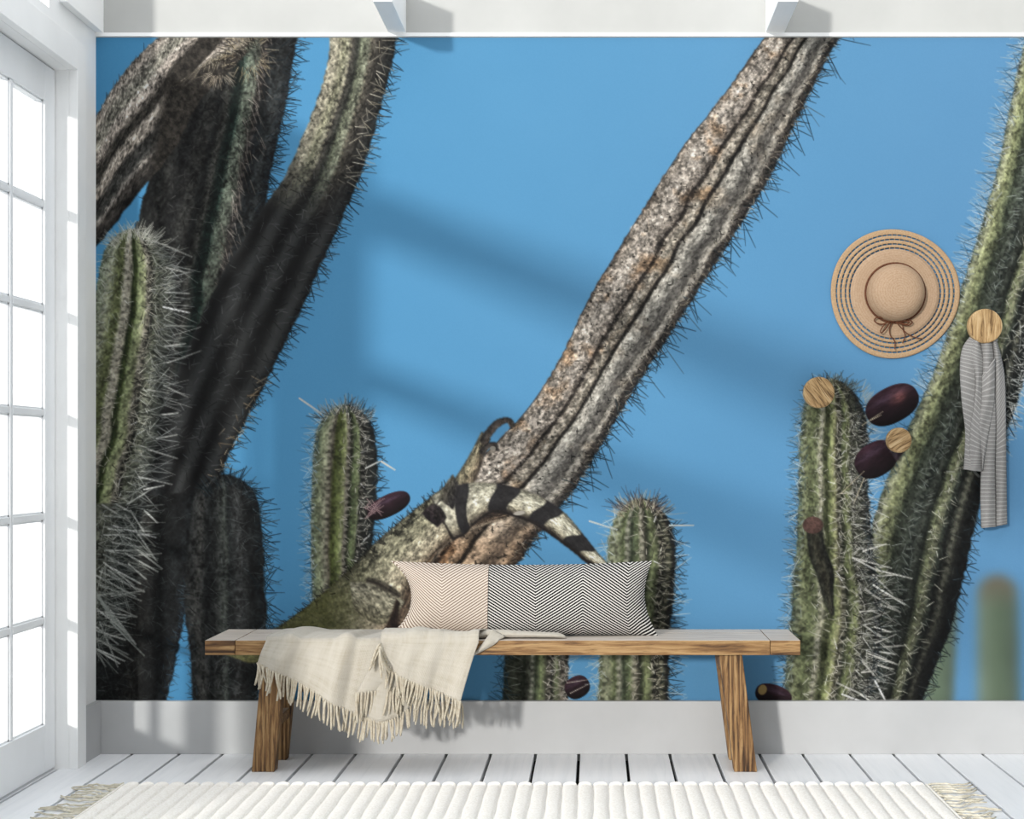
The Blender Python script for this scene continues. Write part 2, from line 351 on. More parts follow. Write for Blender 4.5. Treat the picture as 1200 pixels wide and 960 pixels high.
    def fruit(cx, cy, a, b, rot, seed, hot=None):
        def fn(p, r):
            nz = fbm(p * 3 + seed, r * 7, seed)
            col = np.array([44, 28, 35]) * (0.75 + .7 * nz)[..., None]
            sh = np.clip(.95 - .55 * (r - (-.15)) - .15 * np.abs(p), .25, 1.4)[..., None]
            col = col * sh + np.array([58, 62, 78]) * (np.exp(-((r + .45) / .22) ** 2) * np.clip(.9 - p * p, 0, 1) * (.2 + .8 * nz) * .55)[..., None]
            if hot: col = col + np.array([120, 74, 62]) * (np.exp(-(((p - hot[0]) / .28) ** 2 + ((r - hot[1]) / .3) ** 2)) * (.2 + 1.1 * nz))[..., None]
            return np.clip(col, 0, 255)
        ellipse(cx, cy, a, b, rot, fn, 2.3)

    LT = (206, 204, 190); DK = (22, 34, 40)
    # far, out-of-focus stems
    gr = [(-1, (122, 146, 134)), (-.4, (112, 136, 106)), (.3, (98, 122, 94)), (1, (90, 110, 98))]
    def brown_top(col, px, py, U, V):
        w = np.clip(1 - U / 40, 0, 1)[..., None]
        return col * (1 - w) + np.array([128, 118, 104]) * w
    stem([(1146, 674, 1190, 674), (1145, 720, 1192, 720), (1145, 826, 1194, 826)], gr, dome=20, soft=6, grain=.04, ntex=.08, tint=brown_top)
    stem([(1092, 700, 1122, 700), (1086, 760, 1119, 760), (1076, 826, 1116, 826)], gr, dome=14, soft=4, grain=.05, ntex=.08)
    stem([(1258, 610, 1300, 610), (1250, 700, 1305, 700), (1246, 826, 1305, 826)], gr, dome=20, soft=7, grain=.04, ntex=.08, tint=brown_top)

    # ---- big dark cluster on the left
    dk = [(-1, (30, 34, 34)), (-.75, (62, 62, 58)), (-.5, (36, 37, 37)), (-.3, (66, 66, 62)), (-.1, (33, 35, 34)), (.02, (84, 84, 76)), (.12, (24, 42, 36)), (.2, (30, 48, 40)),
          (.28, (96, 108, 90)), (.42, (84, 90, 76)), (.5, (44, 40, 38)), (.62, (22, 26, 28)), (.8, (46, 50, 50)), (1, (22, 26, 30))]
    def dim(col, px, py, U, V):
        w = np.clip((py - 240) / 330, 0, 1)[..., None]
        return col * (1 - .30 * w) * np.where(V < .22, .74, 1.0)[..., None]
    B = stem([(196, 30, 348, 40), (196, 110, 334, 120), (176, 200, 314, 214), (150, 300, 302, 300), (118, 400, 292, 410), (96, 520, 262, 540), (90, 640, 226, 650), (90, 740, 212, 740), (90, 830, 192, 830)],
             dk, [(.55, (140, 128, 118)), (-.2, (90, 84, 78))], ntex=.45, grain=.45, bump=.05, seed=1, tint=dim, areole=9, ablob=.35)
    spines(B, 1, 4, 3, 16, DK, spread=.55, al=.95, u1=270)
    spines(B, .52, 6, 2, 15, (150, 140, 130), spread=.5, al=.7, u1=330, updir=(0, .9), out=.5)
    spines(B, .0, 5, 3, 10, (86, 84, 80), al=.45, jit=.5)
    spines(B, .0, 6, 2, 12, (70, 76, 80), al=.35, jit=.6, u0=250)
    spines(B, 0, 5, 3, 10, (12, 14, 16), al=.5, jit=.6)
    cs = [(-1, (140, 134, 112)), (-.8, (158, 150, 124)), (-.55, (128, 126, 96)), (-.38, (142, 138, 112)), (-.3, (70, 66, 58)), (-.12, (44, 46, 40)), (-.02, (98, 104, 80)), (.18, (128, 132, 106)),
          (.32, (88, 82, 70)), (.5, (58, 54, 48)), (.75, (40, 40, 38)), (1, (24, 28, 28))]
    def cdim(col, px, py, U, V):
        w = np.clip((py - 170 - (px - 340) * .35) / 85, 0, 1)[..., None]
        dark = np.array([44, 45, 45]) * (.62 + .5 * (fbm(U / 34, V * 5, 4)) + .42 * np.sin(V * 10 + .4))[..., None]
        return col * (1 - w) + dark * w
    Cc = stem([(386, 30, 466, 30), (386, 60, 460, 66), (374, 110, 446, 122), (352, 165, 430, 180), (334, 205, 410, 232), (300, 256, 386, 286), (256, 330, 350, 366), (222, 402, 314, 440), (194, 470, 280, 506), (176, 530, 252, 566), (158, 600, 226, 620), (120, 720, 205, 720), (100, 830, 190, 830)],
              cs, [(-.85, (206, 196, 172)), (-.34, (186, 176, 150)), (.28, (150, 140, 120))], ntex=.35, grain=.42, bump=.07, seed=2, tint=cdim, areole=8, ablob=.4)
    spines(Cc, 1, 4, 2, 15, DK, spread=.6, al=.9, u1=560)
    spines(Cc, .6, 7, 2, 15, (188, 180, 162), spread=.6, al=.8, u1=190, updir=(.2, .2))
    spines(Cc, .85, 7, 2, 13, (170, 150, 120), spread=.8, al=.75, u0=430, u1=560, jit=.12)
    spines(Cc, .0, 5, 4, 11, (100, 102, 102), al=.42, u0=170, u1=560, jit=.6)
    spines(Cc, .0, 4, 4, 10, (14, 16, 18), al=.5, u0=190, jit=.6)
    # bottom dark mass of the trunk
    T = stem([(100, 590, 236, 575), (100, 680, 216, 690), (100, 760, 204, 760), (100, 830, 192, 830)], [(-1, (30, 32, 32)), (-.4, (20, 22, 22)), (.1, (32, 31, 28)), (.5, (18, 20, 20)), (1, (26, 30, 32))], ntex=.5, grain=.5, bump=.04, seed=3)
    spines(T, 0, 3, 6, 12, (58, 64, 64), al=.45, jit=.6); spines(T, 0, 4, 3, 14, (8, 10, 12), al=.6, jit=.6)
    spines(T, 1, 5, 2, 10, (30, 50, 66), al=.8, u0=120)
    # short dark stem in front of the sky
    Es = stem([(228, 556, 296, 556), (222, 620, 306, 620), (216, 690, 310, 690), (214, 700, 312, 720), (222, 760, 306, 770), (226, 830, 300, 830)],
              [(-1, (34, 36, 36)), (-.7, (66, 66, 62)), (-.45, (30, 32, 32)), (-.2, (44, 46, 44)), (0, (60, 66, 60)), (.1, (22, 26, 26)), (.35, (48, 50, 50)), (.6, (26, 28, 28)), (1, (22, 28, 30))],
              [(-.7, (90, 88, 84)), (.05, (90, 92, 86))], dome=34, ntex=.4, grain=.45, bump=.05, seed=4, ablob=.25)
    spines(Es, 1, 4, 3, 20, DK, spread=.8, al=.9); spines(Es, -1, 5, 2, 10, (40, 56, 66), spread=.8, al=.7, u0=130)
    spines(Es, .2, 4, 4, 13, (92, 98, 98), al=.42, jit=.5); crown(266, 590, 36, 32, 60, 14, DK, al=.85)
    # pale branch crossing the top corner
    br = [(-1, (124, 112, 100)), (-.86, (158, 146, 132)), (-.64, (128, 124, 110)), (-.5, (136, 132, 116)), (-.42, (172, 160, 146)), (-.28, (166, 152, 138)), (-.14, (62, 57, 50)), (.0, (52, 48, 42)),
          (.1, (176, 164, 148)), (.26, (168, 154, 138)), (.36, (56, 54, 50)), (.56, (62, 62, 58)), (.66, (142, 134, 124)), (.74, (66, 60, 54)), (1, (30, 28, 26))]
    def fade(col, px, py, U, V):
        w = np.clip((px + .15 * (py - 150) - 178) / 12, 0, 1) * np.clip((V + .2) / .1, 0, 1)
        w = w[..., None]; dark = np.array([58, 54, 49]) * (.25 + 1.5 * fbm(px / 4, py / 4, 6))[..., None]
        return col * (1 - w) + dark * w
    A = stem([(86, 170, 40, 340), (110, 140, 104, 296), (134, 100, 150, 240), (167, 60, 206, 170), (190, 40, 232, 120), (230, 0, 290, 60)], br,
             [(-.88, (206, 194, 182)), (-.36, (208, 196, 182)), (.18, (206, 194, 178)), (.68, (196, 186, 176))], ntex=.3, grain=.5, bump=.05, seed=5, tint=fade, areole=7, ablob=.45)
    A2 = stem([(228, 84, 210, 96), (246, 62, 240, 78), (262, 40, 276, 62), (276, 20, 300, 44)], [(-1, (70, 62, 54)), (-.4, (176, 162, 146)), (.1, (150, 138, 122)), (1, (56, 52, 46))], ntex=.3, grain=.4, bump=.1, seed=9)
    spines(A2, .5, 4, 3, 13, (196, 184, 160), al=.8, spread=.7); spines(A2, 1, 4, 3, 14, (40, 36, 32), al=.7)
    crown(290, 62, 22, 26, 70, 14, (178, 162, 132), al=.75, a0=0, a1=360); crown(256, 82, 16, 10, 40, 13, (190, 176, 156), al=.7, a0=20, a1=160)
    crown(290, 60, 26, 30, 60, 13, (24, 22, 20), al=.7, a0=0, a1=360)
    spines(A, -1, 5, 1, 6, (70, 64, 60), al=.6)
    # front pale-green stem with long white spines
    gs = [(-1, (96, 110, 84)), (-.7, (142, 148, 116)), (-.52, (98, 106, 62)), (-.4, (96, 106, 58)), (-.3, (160, 156, 134)), (-.16, (150, 144, 122)), (-.08, (40, 50, 24)), (.0, (56, 68, 30)), (.06, (128, 142, 88)),
          (.22, (146, 152, 104)), (.3, (128, 122, 104)), (.4, (40, 40, 34)), (.52, (96, 102, 80)), (.66, (70, 74, 62)), (.85, (58, 62, 54)), (1, (40, 44, 40))]
    D = stem([(126, 268, 184, 268), (116, 320, 204, 320), (108, 360, 204, 366), (98, 420, 198, 426), (84, 500, 186, 506), (66, 570, 170, 576), (44, 650, 150, 656), (20, 740, 122, 746)], gs,
             [(-.72, (196, 196, 176)), (-.24, (206, 198, 180)), (.36, (176, 168, 150)), (.64, (150, 152, 132))], dome=36, ntex=.22, grain=.34, bump=.06, seed=6, areole=8, ablob=.5)
    spines(D, -.85, 5, 4, 12, (190, 196, 186), al=.6, jit=.15); spines(D, -.22, 5, 2, 7, (216, 210, 196), al=.6); spines(D, .36, 5, 3, 9, (20, 20, 18), al=.7)
    spines(D, .38, 6, 3, 11, (200, 196, 180), al=.75); spines(D, .62, 5, 3, 15, (176, 178, 168), al=.75)
    spines(D, .8, 8, 2, 30, (190, 191, 186), spread=.45, al=.6, u0=20, u1=400, jit=.15, wid=1); spines(D, .8, 22, 1, 36, (214, 214, 208), spread=.4, al=.95, wid=2, u0=20, u1=400, jit=.15)
    spines(D, .8, 7, 3, 24, (120, 124, 122), spread=.6, al=.7, u0=20, jit=.2)
    crown(156, 296, 34, 26, 110, 16, (202, 202, 190), al=.85)
    S2 = stem([(90, 590, 170, 590), (90, 660, 150, 660), (90, 760, 116, 760)], [(-1, (120, 124, 100)), (0, (64, 66, 56)), (.6, (34, 36, 34)), (1, (22, 24, 24))], ntex=.5, grain=.5, seed=7, bump=.1)
    spines(S2, .2, 5, 5, 30, (180, 184, 176), spread=.8, al=.75, wid=1, jit=.45, updir=(.3, .35)); spines(S2, .3, 12, 3, 36, (208, 210, 204), spread=.5, al=.9, wid=2, jit=.4, updir=(.2, .5)); spines(S2, .4, 5, 5, 26, (96, 102, 98), spread=.8, al=.7, jit=.4, updir=(.3, .3))
    a = rng.uniform(0, 1, 16); lines(110 + a * 20, 690 + a * 40, 130 + a * 40, 720 + a * 50, (170, 176, 170), al=.7, wid=2)

    # ---- small green stem and its fruit
    fs = [(-1, (82, 98, 78)), (-.75, (128, 138, 98)), (-.55, (142, 142, 112)), (-.42, (96, 88, 72)), (-.3, (70, 80, 30)), (-.1, (112, 124, 62)), (.0, (138, 146, 88)), (.1, (110, 102, 88)), (.2, (44, 46, 34)), (.3, (96, 112, 66)),
          (.45, (118, 130, 84)), (.54, (52, 52, 46)), (.75, (44, 46, 42)), (1, (24, 30, 30))]
    F = stem([(378, 474, 430, 474), (368, 520, 440, 520), (364, 590, 440, 590), (364, 650, 434, 650), (366, 716, 426, 716)], fs,
             [(-.5, (190, 184, 164)), (.12, (190, 184, 166)), (.56, (168, 162, 150)), (-.95, (150, 160, 140))], dome=32, ntex=.2, grain=.3, bump=.06, seed=8, areole=8, ablob=.5)
    spines(F, -1, 5, 3, 14, (196, 210, 214), spread=.7, al=.7); spines(F, -1, 7, 2, 16, (52, 92, 116), spread=.7, al=.6)
    spines(F, 1, 5, 3, 14, DK, spread=.7, al=.85); spines(F, .58, 6, 3, 11, (206, 202, 190), al=.85); spines(F, .12, 7, 2, 9, (206, 200, 186), al=.7); spines(F, .6, 5, 3, 8, (20, 22, 20), al=.6)
    crown(404, 500, 34, 26, 90, 12, (178, 172, 160), al=.8); crown(404, 500, 36, 28, 50, 13, (36, 50, 58), al=.7)
    lines([350, 446, 428], [466, 540, 548], [376, 462, 444], [484, 550, 540], (214, 214, 208), wid=2)
    fruit(455, 592, 27, 12.5, -26, 3, hot=None)
    lines(425 + rng.uniform(0, 12, 14), 584 + rng.uniform(0, 24, 14), 434 + rng.uniform(0, 18, 14), 590 + rng.uniform(-8, 18, 14), (190, 160, 160), al=.7)

    # ---- stem under the bench and the stem beside the pillow
    I_ = stem([(596, 700, 668, 700), (592, 760, 666, 760), (588, 830, 664, 830)], [(-1, (40, 48, 40)), (-.6, (62, 68, 52)), (-.35, (40, 46, 36)), (-.12, (120, 126, 104)), (.0, (50, 60, 40)), (.15, (112, 128, 78)), (.35, (60, 60, 48)), (.5, (40, 40, 34)), (.65, (104, 116, 76)), (.8, (90, 84, 72)), (1, (34, 34, 30))],
              [(-.12, (190, 190, 176)), (.42, (176, 170, 156)), (.85, (150, 140, 128))], ntex=.2, grain=.3, bump=.06, seed=12)
    spines(I_, -1, 5, 3, 16, (40, 70, 88), al=.8); spines(I_, .45, 6, 3, 11, (206, 200, 190), al=.8); spines(I_, -.5, 9, 2, 22, (160, 166, 156), al=.5, spread=.4); spines(I_, .9, 5, 3, 14, (200, 196, 186), al=.7)
    fruit(676, 805, 15, 13, -30, 5); lines([664, 668, 660], [800, 812, 818], [690, 688, 684], [796, 802, 824], (196, 186, 176), al=.8)
    hs = [(-1, (112, 122, 84)), (-.75, (136, 142, 106)), (-.55, (92, 104, 62)), (-.42, (134, 136, 112)), (-.3, (54, 64, 44)), (-.12, (98, 112, 70)), (.0, (146, 144, 116)), (.12, (60, 58, 46)), (.2, (52, 60, 40)), (.34, (124, 136, 84)), (.5, (78, 84, 56)), (.58, (34, 34, 28)), (.8, (70, 74, 54)), (.9, (34, 34, 30)), (1, (24, 26, 26))]
    Hh = stem([(722, 584, 778, 584), (712, 640, 790, 640), (706, 700, 788, 700), (702, 760, 784, 760), (700, 830, 782, 830)], hs,
              [(-.44, (204, 202, 184)), (.02, (204, 198, 178)), (.56, (184, 178, 162)), (.8, (160, 152, 130)), (-.85, (184, 186, 160))], dome=38, ntex=.2, grain=.3, bump=.07, seed=13, areole=9)
    spines(Hh, -1, 5, 3, 14, (190, 200, 196), al=.75); spines(Hh, 1, 5, 3, 17, DK, spread=.6, al=.85); spines(Hh, 1, 9, 1, 22, (196, 206, 206), al=.7, spread=.5)
    spines(Hh, .6, 6, 3, 12, (212, 206, 186), al=.85); spines(Hh, 0, 6, 2, 9, (212, 206, 190), al=.7); spines(Hh, .6, 5, 3, 9, (22, 22, 20), al=.6)
    crown(750, 612, 34, 26, 90, 13, (190, 176, 152), al=.8); crown(750, 610, 34, 26, 50, 18, (60, 50, 56), al=.7, a0=215)
    lines([690, 784], [610, 615], [722, 812], [620, 615], (206, 216, 216), wid=2)

    # ---- the big leaning branch
    gb = [(-1, (92, 78, 66)), (-.93, (146, 132, 116)), (-.7, (164, 152, 138)), (-.45, (152, 140, 126)), (-.3, (116, 104, 92)), (-.25, (40, 34, 30)), (-.21, (52, 45, 40)), (-.16, (136, 124, 108)), (-.04, (156, 146, 128)), (.06, (104, 94, 80)), (.1, (34, 30, 27)), (.14, (34, 30, 27)),
          (.19, (158, 152, 138)), (.32, (178, 172, 158)), (.42, (130, 126, 116)), (.52, (92, 88, 82)), (.66, (84, 80, 74)), (.71, (138, 132, 120)), (.8, (150, 142, 128)), (.87, (66, 60, 54)), (1, (44, 40, 38))]
    def gtint(col, px, py, U, V):
        n1 = fbm(px / 5, py / 5, 21); n2 = vn(px / 2.2, py / 2.2, 22); n3 = fbm(px / 26, py / 26, 23)
        lit = np.clip((.25 - V) / .3, 0, 1)
        col = col * (1 + (.9 * (n1 - .5) + .5 * (n2 - .5)) * (.35 + .65 * lit))[..., None]
        spot = np.clip((n1 - .62) * 7, 0, 1) * lit
        col = col * (1 - .35 * spot[..., None]) + np.array([214, 208, 200]) * (.35 * spot[..., None])
        rust = np.clip((n3 - .56) * 5, 0, 1) * (.3 + .7 * lit)
        col = col * (1 - rust[..., None] * np.array([.02, .12, .22]))
        pits = np.clip((vn(px / 3.3, py / 3.3, 24) - .86) * 12, 0, 1)
        col = col * (1 - .65 * pits[..., None])
        w = np.clip((py - 590) / 50, 0, 1)[..., None]
        return col * (1 - w * np.array([-.04, .08, .18]))
    G = stem([(930, 10, 1010, 10), (896, 44, 980, 48), (866, 86, 950, 104), (838, 124, 930, 146), (800, 172, 898, 212), (762, 232, 862, 270), (722, 296, 822, 332), (690, 350, 782, 394), (652, 428, 738, 462), (612, 486, 704, 520), (560, 540, 672, 572), (510, 586, 640, 612), (462, 640, 606, 660), (410, 720, 560, 730), (350, 810, 500, 810)], gb,
             [(.28, (206, 200, 188)), (.76, (188, 182, 168)), (-.08, (176, 166, 150))], ntex=.22, grain=.34, bump=.05, seed=14, tint=gtint, areole=10, ablob=.28)
    spines(G, 1, 6, 2, 15, DK, spread=.7, al=.9, u1=760); spines(G, 1, 25, 3, 26, DK, spread=.6, al=.8, u0=20, u1=760, updir=(0, .6)); spines(G, .93, 5, 3, 6, (30, 26, 24), al=.7)
    spines(G, .9, 8, 2, 7, (178, 166, 146), al=.6)
    # outline of the dry upper edge
    Gc, Gh, Gu = G; e0 = (Gc - Gh * 1.0)[::8]; e0 = e0[(e0[:, 1] > 44) & (e0[:, 1] < 540)]
    lines(e0[:-1, 0], e0[:-1, 1], e0[1:, 0], e0[1:, 1], (58, 50, 46), al=.55)
    # ---- the iguana
    lz = lambda px, py: .72 + .6 * fbm(px / 4.2, py / 4.2, 31)
    def scaly(col, px, py, U, V):
        return col * lz(px, py)[..., None]
    # hind leg along the branch, with toes
    Lg = stem([(512, 590, 534, 612), (532, 562, 548, 582), (546, 540, 560, 554), (556, 522, 568, 530), (564, 506, 574, 514)], [(-1, (84, 78, 58)), (-.3, (140, 128, 96)), (.4, (120, 104, 78)), (1, (60, 50, 42))], ntex=.2, grain=.4, seed=15, tint=scaly)
    stem([(561, 516, 568, 522), (570, 503, 576, 509), (580, 493, 584, 500), (592, 489, 593, 495), (600, 492, 596, 497), (603, 500, 598, 501)], [(-1, (46, 42, 40)), (0, (70, 62, 56)), (1, (90, 76, 66))], ntex=.2, grain=.3, seed=16, bump=.15)
    stem([(561, 528, 565, 534), (572, 519, 574, 524), (581, 519, 579, 524), (584, 528, 580, 528)], [(-1, (40, 38, 38)), (1, (80, 70, 62))], grain=.3, seed=17)
    ellipse(577, 525, 3.4, 2.6, 0, lambda p, r: np.zeros((H, W, 3), np.float32) + np.array([150, 146, 136]))
    # belly side and shaded rim under the body
    stem([(420, 742, 470, 760), (446, 700, 484, 716), (470, 660, 500, 676), (498, 634, 516, 646), (540, 608, 548, 622), (600, 592, 598, 606)], [(-1, (66, 50, 38)), (-.2, (52, 40, 34)), (.5, (96, 76, 58)), (1, (120, 104, 84))], ntex=.4, grain=.4, seed=18, soft=1)
    ellipse(494, 652, 26, 10, -48, lambda p, r: np.zeros((H, W, 3), np.float32) + (np.array([176, 136, 90]) * (.7 + .6 * fbm(X / 5, Y / 5, 33))[..., None]))
    def btint(col, px, py, U, V):
        col = col * lz(px, py)[..., None]
        bl = np.clip((fbm(px / 9, py / 9, 38) - .5) * 8, 0, 1) * np.clip((-.45 - V) / .2, 0, 1) * np.clip((px - 400) / 40, 0, 1)
        col = col * (1 - .6 * bl[..., None])
        g = np.clip((py - 640) / 60, 0, 1) * np.clip((440 - px) / 60, 0, 1)
        g = g[..., None]; gg = np.array([92, 94, 52]) * (.55 + .9 * fbm(px / 2.6, py / 2.6, 34))[..., None]
        return col * (1 - g * .75) + gg * g * .75
    Bd = stem([(258, 764, 290, 776), (312, 742, 372, 778), (352, 716, 436, 764), (404, 672, 466, 722), (446, 630, 486, 676), (482, 600, 510, 648), (505, 582, 530, 628), (524, 568, 548, 612)],
              [(-1, (86, 82, 62)), (-.85, (124, 120, 92)), (-.5, (132, 128, 98)), (-.1, (148, 142, 110)), (.3, (176, 164, 132)), (.6, (170, 156, 124)), (.82, (136, 118, 92)), (1, (74, 58, 44))], ntex=.2, grain=.35, seed=19, tint=btint)
    spines(Bd, -1, 4, 2, 7, (40, 40, 38), spread=.5, al=.85, u0=40, u1=400)
    # front limb patch with a dark fold
    stem([(430, 676, 428, 684), (446, 680, 443, 690), (458, 687, 454, 697), (470, 696, 465, 702)], [(-1, (92, 86, 68)), (0, (46, 40, 34)), (1, (96, 88, 70))], seed=20, grain=.3)
    stem([(410, 682, 414, 712), (434, 684, 434, 728), (458, 696, 452, 730), (473, 704, 466, 716)], [(-1, (132, 126, 102)), (-.6, (158, 152, 124)), (.1, (144, 138, 110)), (.7, (122, 116, 88)), (1, (104, 98, 72))], seed=35, grain=.35, tint=scaly)
    stem([(448, 742, 470, 748), (458, 720, 466, 724), (464, 702, 468, 706)], [(-1, (60, 44, 34)), (0, (34, 24, 20)), (1, (50, 36, 28))], seed=21, grain=.3)
    # the banded tail
    TL = [(505, 582, 531, 629), (520, 574, 545, 622), (548, 566, 556, 610), (576, 566, 578, 596), (606, 572, 600, 600), (636, 584, 626, 610), (662, 602, 648, 624), (684, 628, 672, 642), (700, 648, 692, 658), (711, 660, 708, 664)]
    dt = np.r_[0, np.cumsum(np.hypot(*np.diff(np.array([((q[0] + q[2]) / 2, (q[1] + q[3]) / 2) for q in TL]), axis=0).T))]
    def bands(col, px, py, U, V):
        col = col * lz(px, py)[..., None]
        w = np.zeros_like(U)
        sh = 6 * np.sin(V * 1.8)
        for b0, b1 in ((16, 34), (62, 90), (118, 142), (170, 198), (226, 232)):
            w = np.maximum(w, np.clip((U + sh - b0) / 2.5, 0, 1) * np.clip((b1 - U - sh) / 2.5, 0, 1))
        w = w[..., None] * .92
        return col * (1 - w) + np.array([36, 35, 38]) * (.6 + .7 * fbm(px / 5, py / 5, 36))[..., None] * w
    stem([(q[0], q[1] + 1.5, q[2] - 1, q[3] + 4) for q in TL], [(-1, (40, 34, 32)), (1, (34, 28, 26))], grain=.2, seed=22, soft=1)
    stem(TL, [(-1, (110, 106, 88)), (-.7, (168, 164, 138)), (-.2, (196, 190, 162)), (.3, (200, 192, 162)), (.7, (156, 146, 118)), (1, (78, 68, 56))], ntex=.15, grain=.3, seed=23, tint=bands)
    stem([(494, 601, 505, 590), (503, 610, 515, 594), (513, 617, 523, 606)], [(-1, (30, 24, 28)), (0, (52, 42, 44)), (1, (38, 34, 34))], seed=36, grain=.5)
    stem([(512, 590, 520, 578), (508, 594, 516, 586)], [(-1, (50, 46, 44)), (1, (40, 36, 36))], seed=37, grain=.4)
    stem([(530, 556, 536, 566), (520, 570, 534, 586), (514, 584, 530, 596)], [(-1, (96, 90, 72)), (0, (60, 56, 50)), (1, (36, 34, 36))], seed=24, grain=.4)
    ellipse(608, 601, 7, 2.4, -8, lambda p, r: np.zeros((H, W, 3), np.float32) + np.array([186, 180, 168]))

    # ---- right-hand stems
    ks = [(-1, (78, 88, 66)), (-.88, (146, 150, 110)), (-.74, (126, 132, 84)), (-.6, (98, 106, 70)), (-.48, (48, 56, 42)), (-.3, (66, 74, 62)), (-.18, (38, 46, 40)), (-.04, (60, 66, 56)), (.08, (30, 36, 30)), (.2, (120, 128, 86)), (.3, (132, 138, 98)), (.4, (60, 68, 56)), (.5, (26, 30, 28)), (.64, (84, 86, 70)), (.74, (40, 42, 38)), (.86, (20, 24, 24)), (1, (22, 26, 26))]
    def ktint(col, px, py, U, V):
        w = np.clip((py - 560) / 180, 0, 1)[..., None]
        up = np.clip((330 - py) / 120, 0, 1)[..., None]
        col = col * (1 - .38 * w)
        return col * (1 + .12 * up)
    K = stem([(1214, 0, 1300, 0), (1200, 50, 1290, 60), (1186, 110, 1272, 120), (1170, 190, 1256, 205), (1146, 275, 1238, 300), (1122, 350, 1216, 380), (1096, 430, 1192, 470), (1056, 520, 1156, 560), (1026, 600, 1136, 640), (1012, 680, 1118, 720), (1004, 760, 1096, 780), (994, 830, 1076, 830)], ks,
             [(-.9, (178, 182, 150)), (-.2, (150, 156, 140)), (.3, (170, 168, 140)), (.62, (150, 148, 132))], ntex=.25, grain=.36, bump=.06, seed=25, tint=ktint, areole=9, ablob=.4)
    spines(K, -1, 4, 3, 20, (196, 206, 208), spread=.5, al=.7, u1=500, updir=(0, -.1)); spines(K, -1, 7, 2, 20, (52, 78, 96), spread=.5, al=.6, u1=620)
    spines(K, .72, 5, 4, 20, (204, 206, 200), spread=.7, al=.8, u0=40, u1=560, jit=.15); spines(K, .62, 5, 3, 12, (14, 18, 18), al=.7, u1=560)
    spines(K, 1, 5, 2, 18, (206, 212, 212), al=.8, u0=200, u1=500); spines(K, 1, 5, 2, 14, DK, al=.85, u0=480, spread=.8)
    spines(K, .26, 6, 2, 9, (206, 204, 186), al=.7); spines(K, -.2, 6, 2, 10, (170, 178, 172), al=.5); spines(K, 0, 6, 2, 10, (110, 116, 108), al=.4, jit=.5, u0=500)
    js = [(-1, (78, 92, 70)), (-.8, (116, 124, 82)), (-.62, (92, 102, 62)), (-.46, (104, 112, 74)), (-.34, (154, 152, 122)), (-.24, (70, 76, 46)), (-.16, (56, 62, 34)), (-.06, (126, 136, 78)), (.04, (148, 150, 96)), (.12, (70, 68, 50)), (.22, (40, 44, 32)), (.34, (98, 108, 62)), (.44, (110, 116, 74)), (.54, (50, 52, 40)), (.72, (70, 74, 58)), (.88, (36, 38, 34)), (1, (30, 32, 30))]
    J = stem([(948, 444, 1000, 444), (938, 500, 1016, 500), (936, 560, 1016, 560), (932, 640, 1022, 640), (926, 720, 1032, 720), (920, 780, 1026, 790), (918, 830, 1012, 830)], js,
             [(-.36, (200, 196, 176)), (-.85, (170, 176, 150)), (.18, (178, 174, 154)), (.56, (170, 166, 150))], dome=34, ntex=.24, grain=.34, bump=.08, seed=26, areole=9)
    spines(J, -1, 4, 3, 14, (70, 92, 104), spread=.6, al=.75); spines(J, -1, 6, 2, 14, (190, 200, 198), spread=.6, al=.7)
    spines(J, .18, 6, 3, 11, (208, 204, 190), al=.8); spines(J, .5, 5, 4, 16, (206, 204, 194), al=.7, u0=40); spines(J, .6, 5, 4, 12, (18, 18, 16), al=.7)
    spines(J, .85, 6, 4, 24, (206, 206, 200), spread=.6, al=.7, u0=60, jit=.2, wid=1); spines(J, .8, 13, 2, 30, (214, 212, 204), spread=.45, al=.95, u0=200, jit=.25, wid=2, updir=(.2, .4))
    spines(J, .9, 6, 3, 12, DK, al=.7); spines(J, -.36, 7, 2, 8, (206, 204, 190), al=.7)
    crown(976, 470, 36, 28, 90, 9, (104, 100, 80), al=.7); crown(976, 470, 36, 29, 40, 11, (40, 46, 48), al=.7); crown(1000, 480, 20, 30, 50, 12, (196, 190, 172), al=.7, a0=300, a1=400)
    # bud with its own small stalk
    stem([(944, 610, 962, 610), (948, 650, 966, 640), (958, 678, 976, 668), (966, 704, 976, 698), (974, 722, 977, 720)], [(-1, (40, 42, 34)), (0, (58, 56, 42)), (1, (30, 32, 28))], seed=27, grain=.4)
    ellipse(952, 615, 12, 10, 0, lambda p, r: np.array([96, 72, 66]) * (.6 + .8 * fbm(X / 4, Y / 4, 41))[..., None])
    fruit(1045, 474, 33, 21, -28, 7, hot=(.35, -.25)); fruit(1026, 538, 26, 20, -32, 8)
    stem([(1036, 516, 1050, 540), (1050, 506, 1062, 524)], [(-1, (90, 80, 96)), (0, (78, 70, 80)), (1, (52, 36, 44))], seed=28)
    lines([1010, 1012, 985, 1020], [498, 560, 578, 492], [1034, 1000, 1012, 1032], [482, 590, 552, 486], (196, 184, 160), al=.8)
    fruit(906, 815, 22, 13, 18, 9); ellipse(893, 808, 5, 6, 20, lambda p, r: np.zeros((H, W, 3), np.float32) + np.array([176, 150, 96]))
    return np.clip(C, 0, 255)
# ---------------------------------------------------------------- the room
YB, YW = 4.923, 4.945          # face of the back baseboard, face of the back wall
XL, XR = -1.806, P(1300, 0, YW)[0]
Y0 = -3.2                      # where the floor ends behind the camera
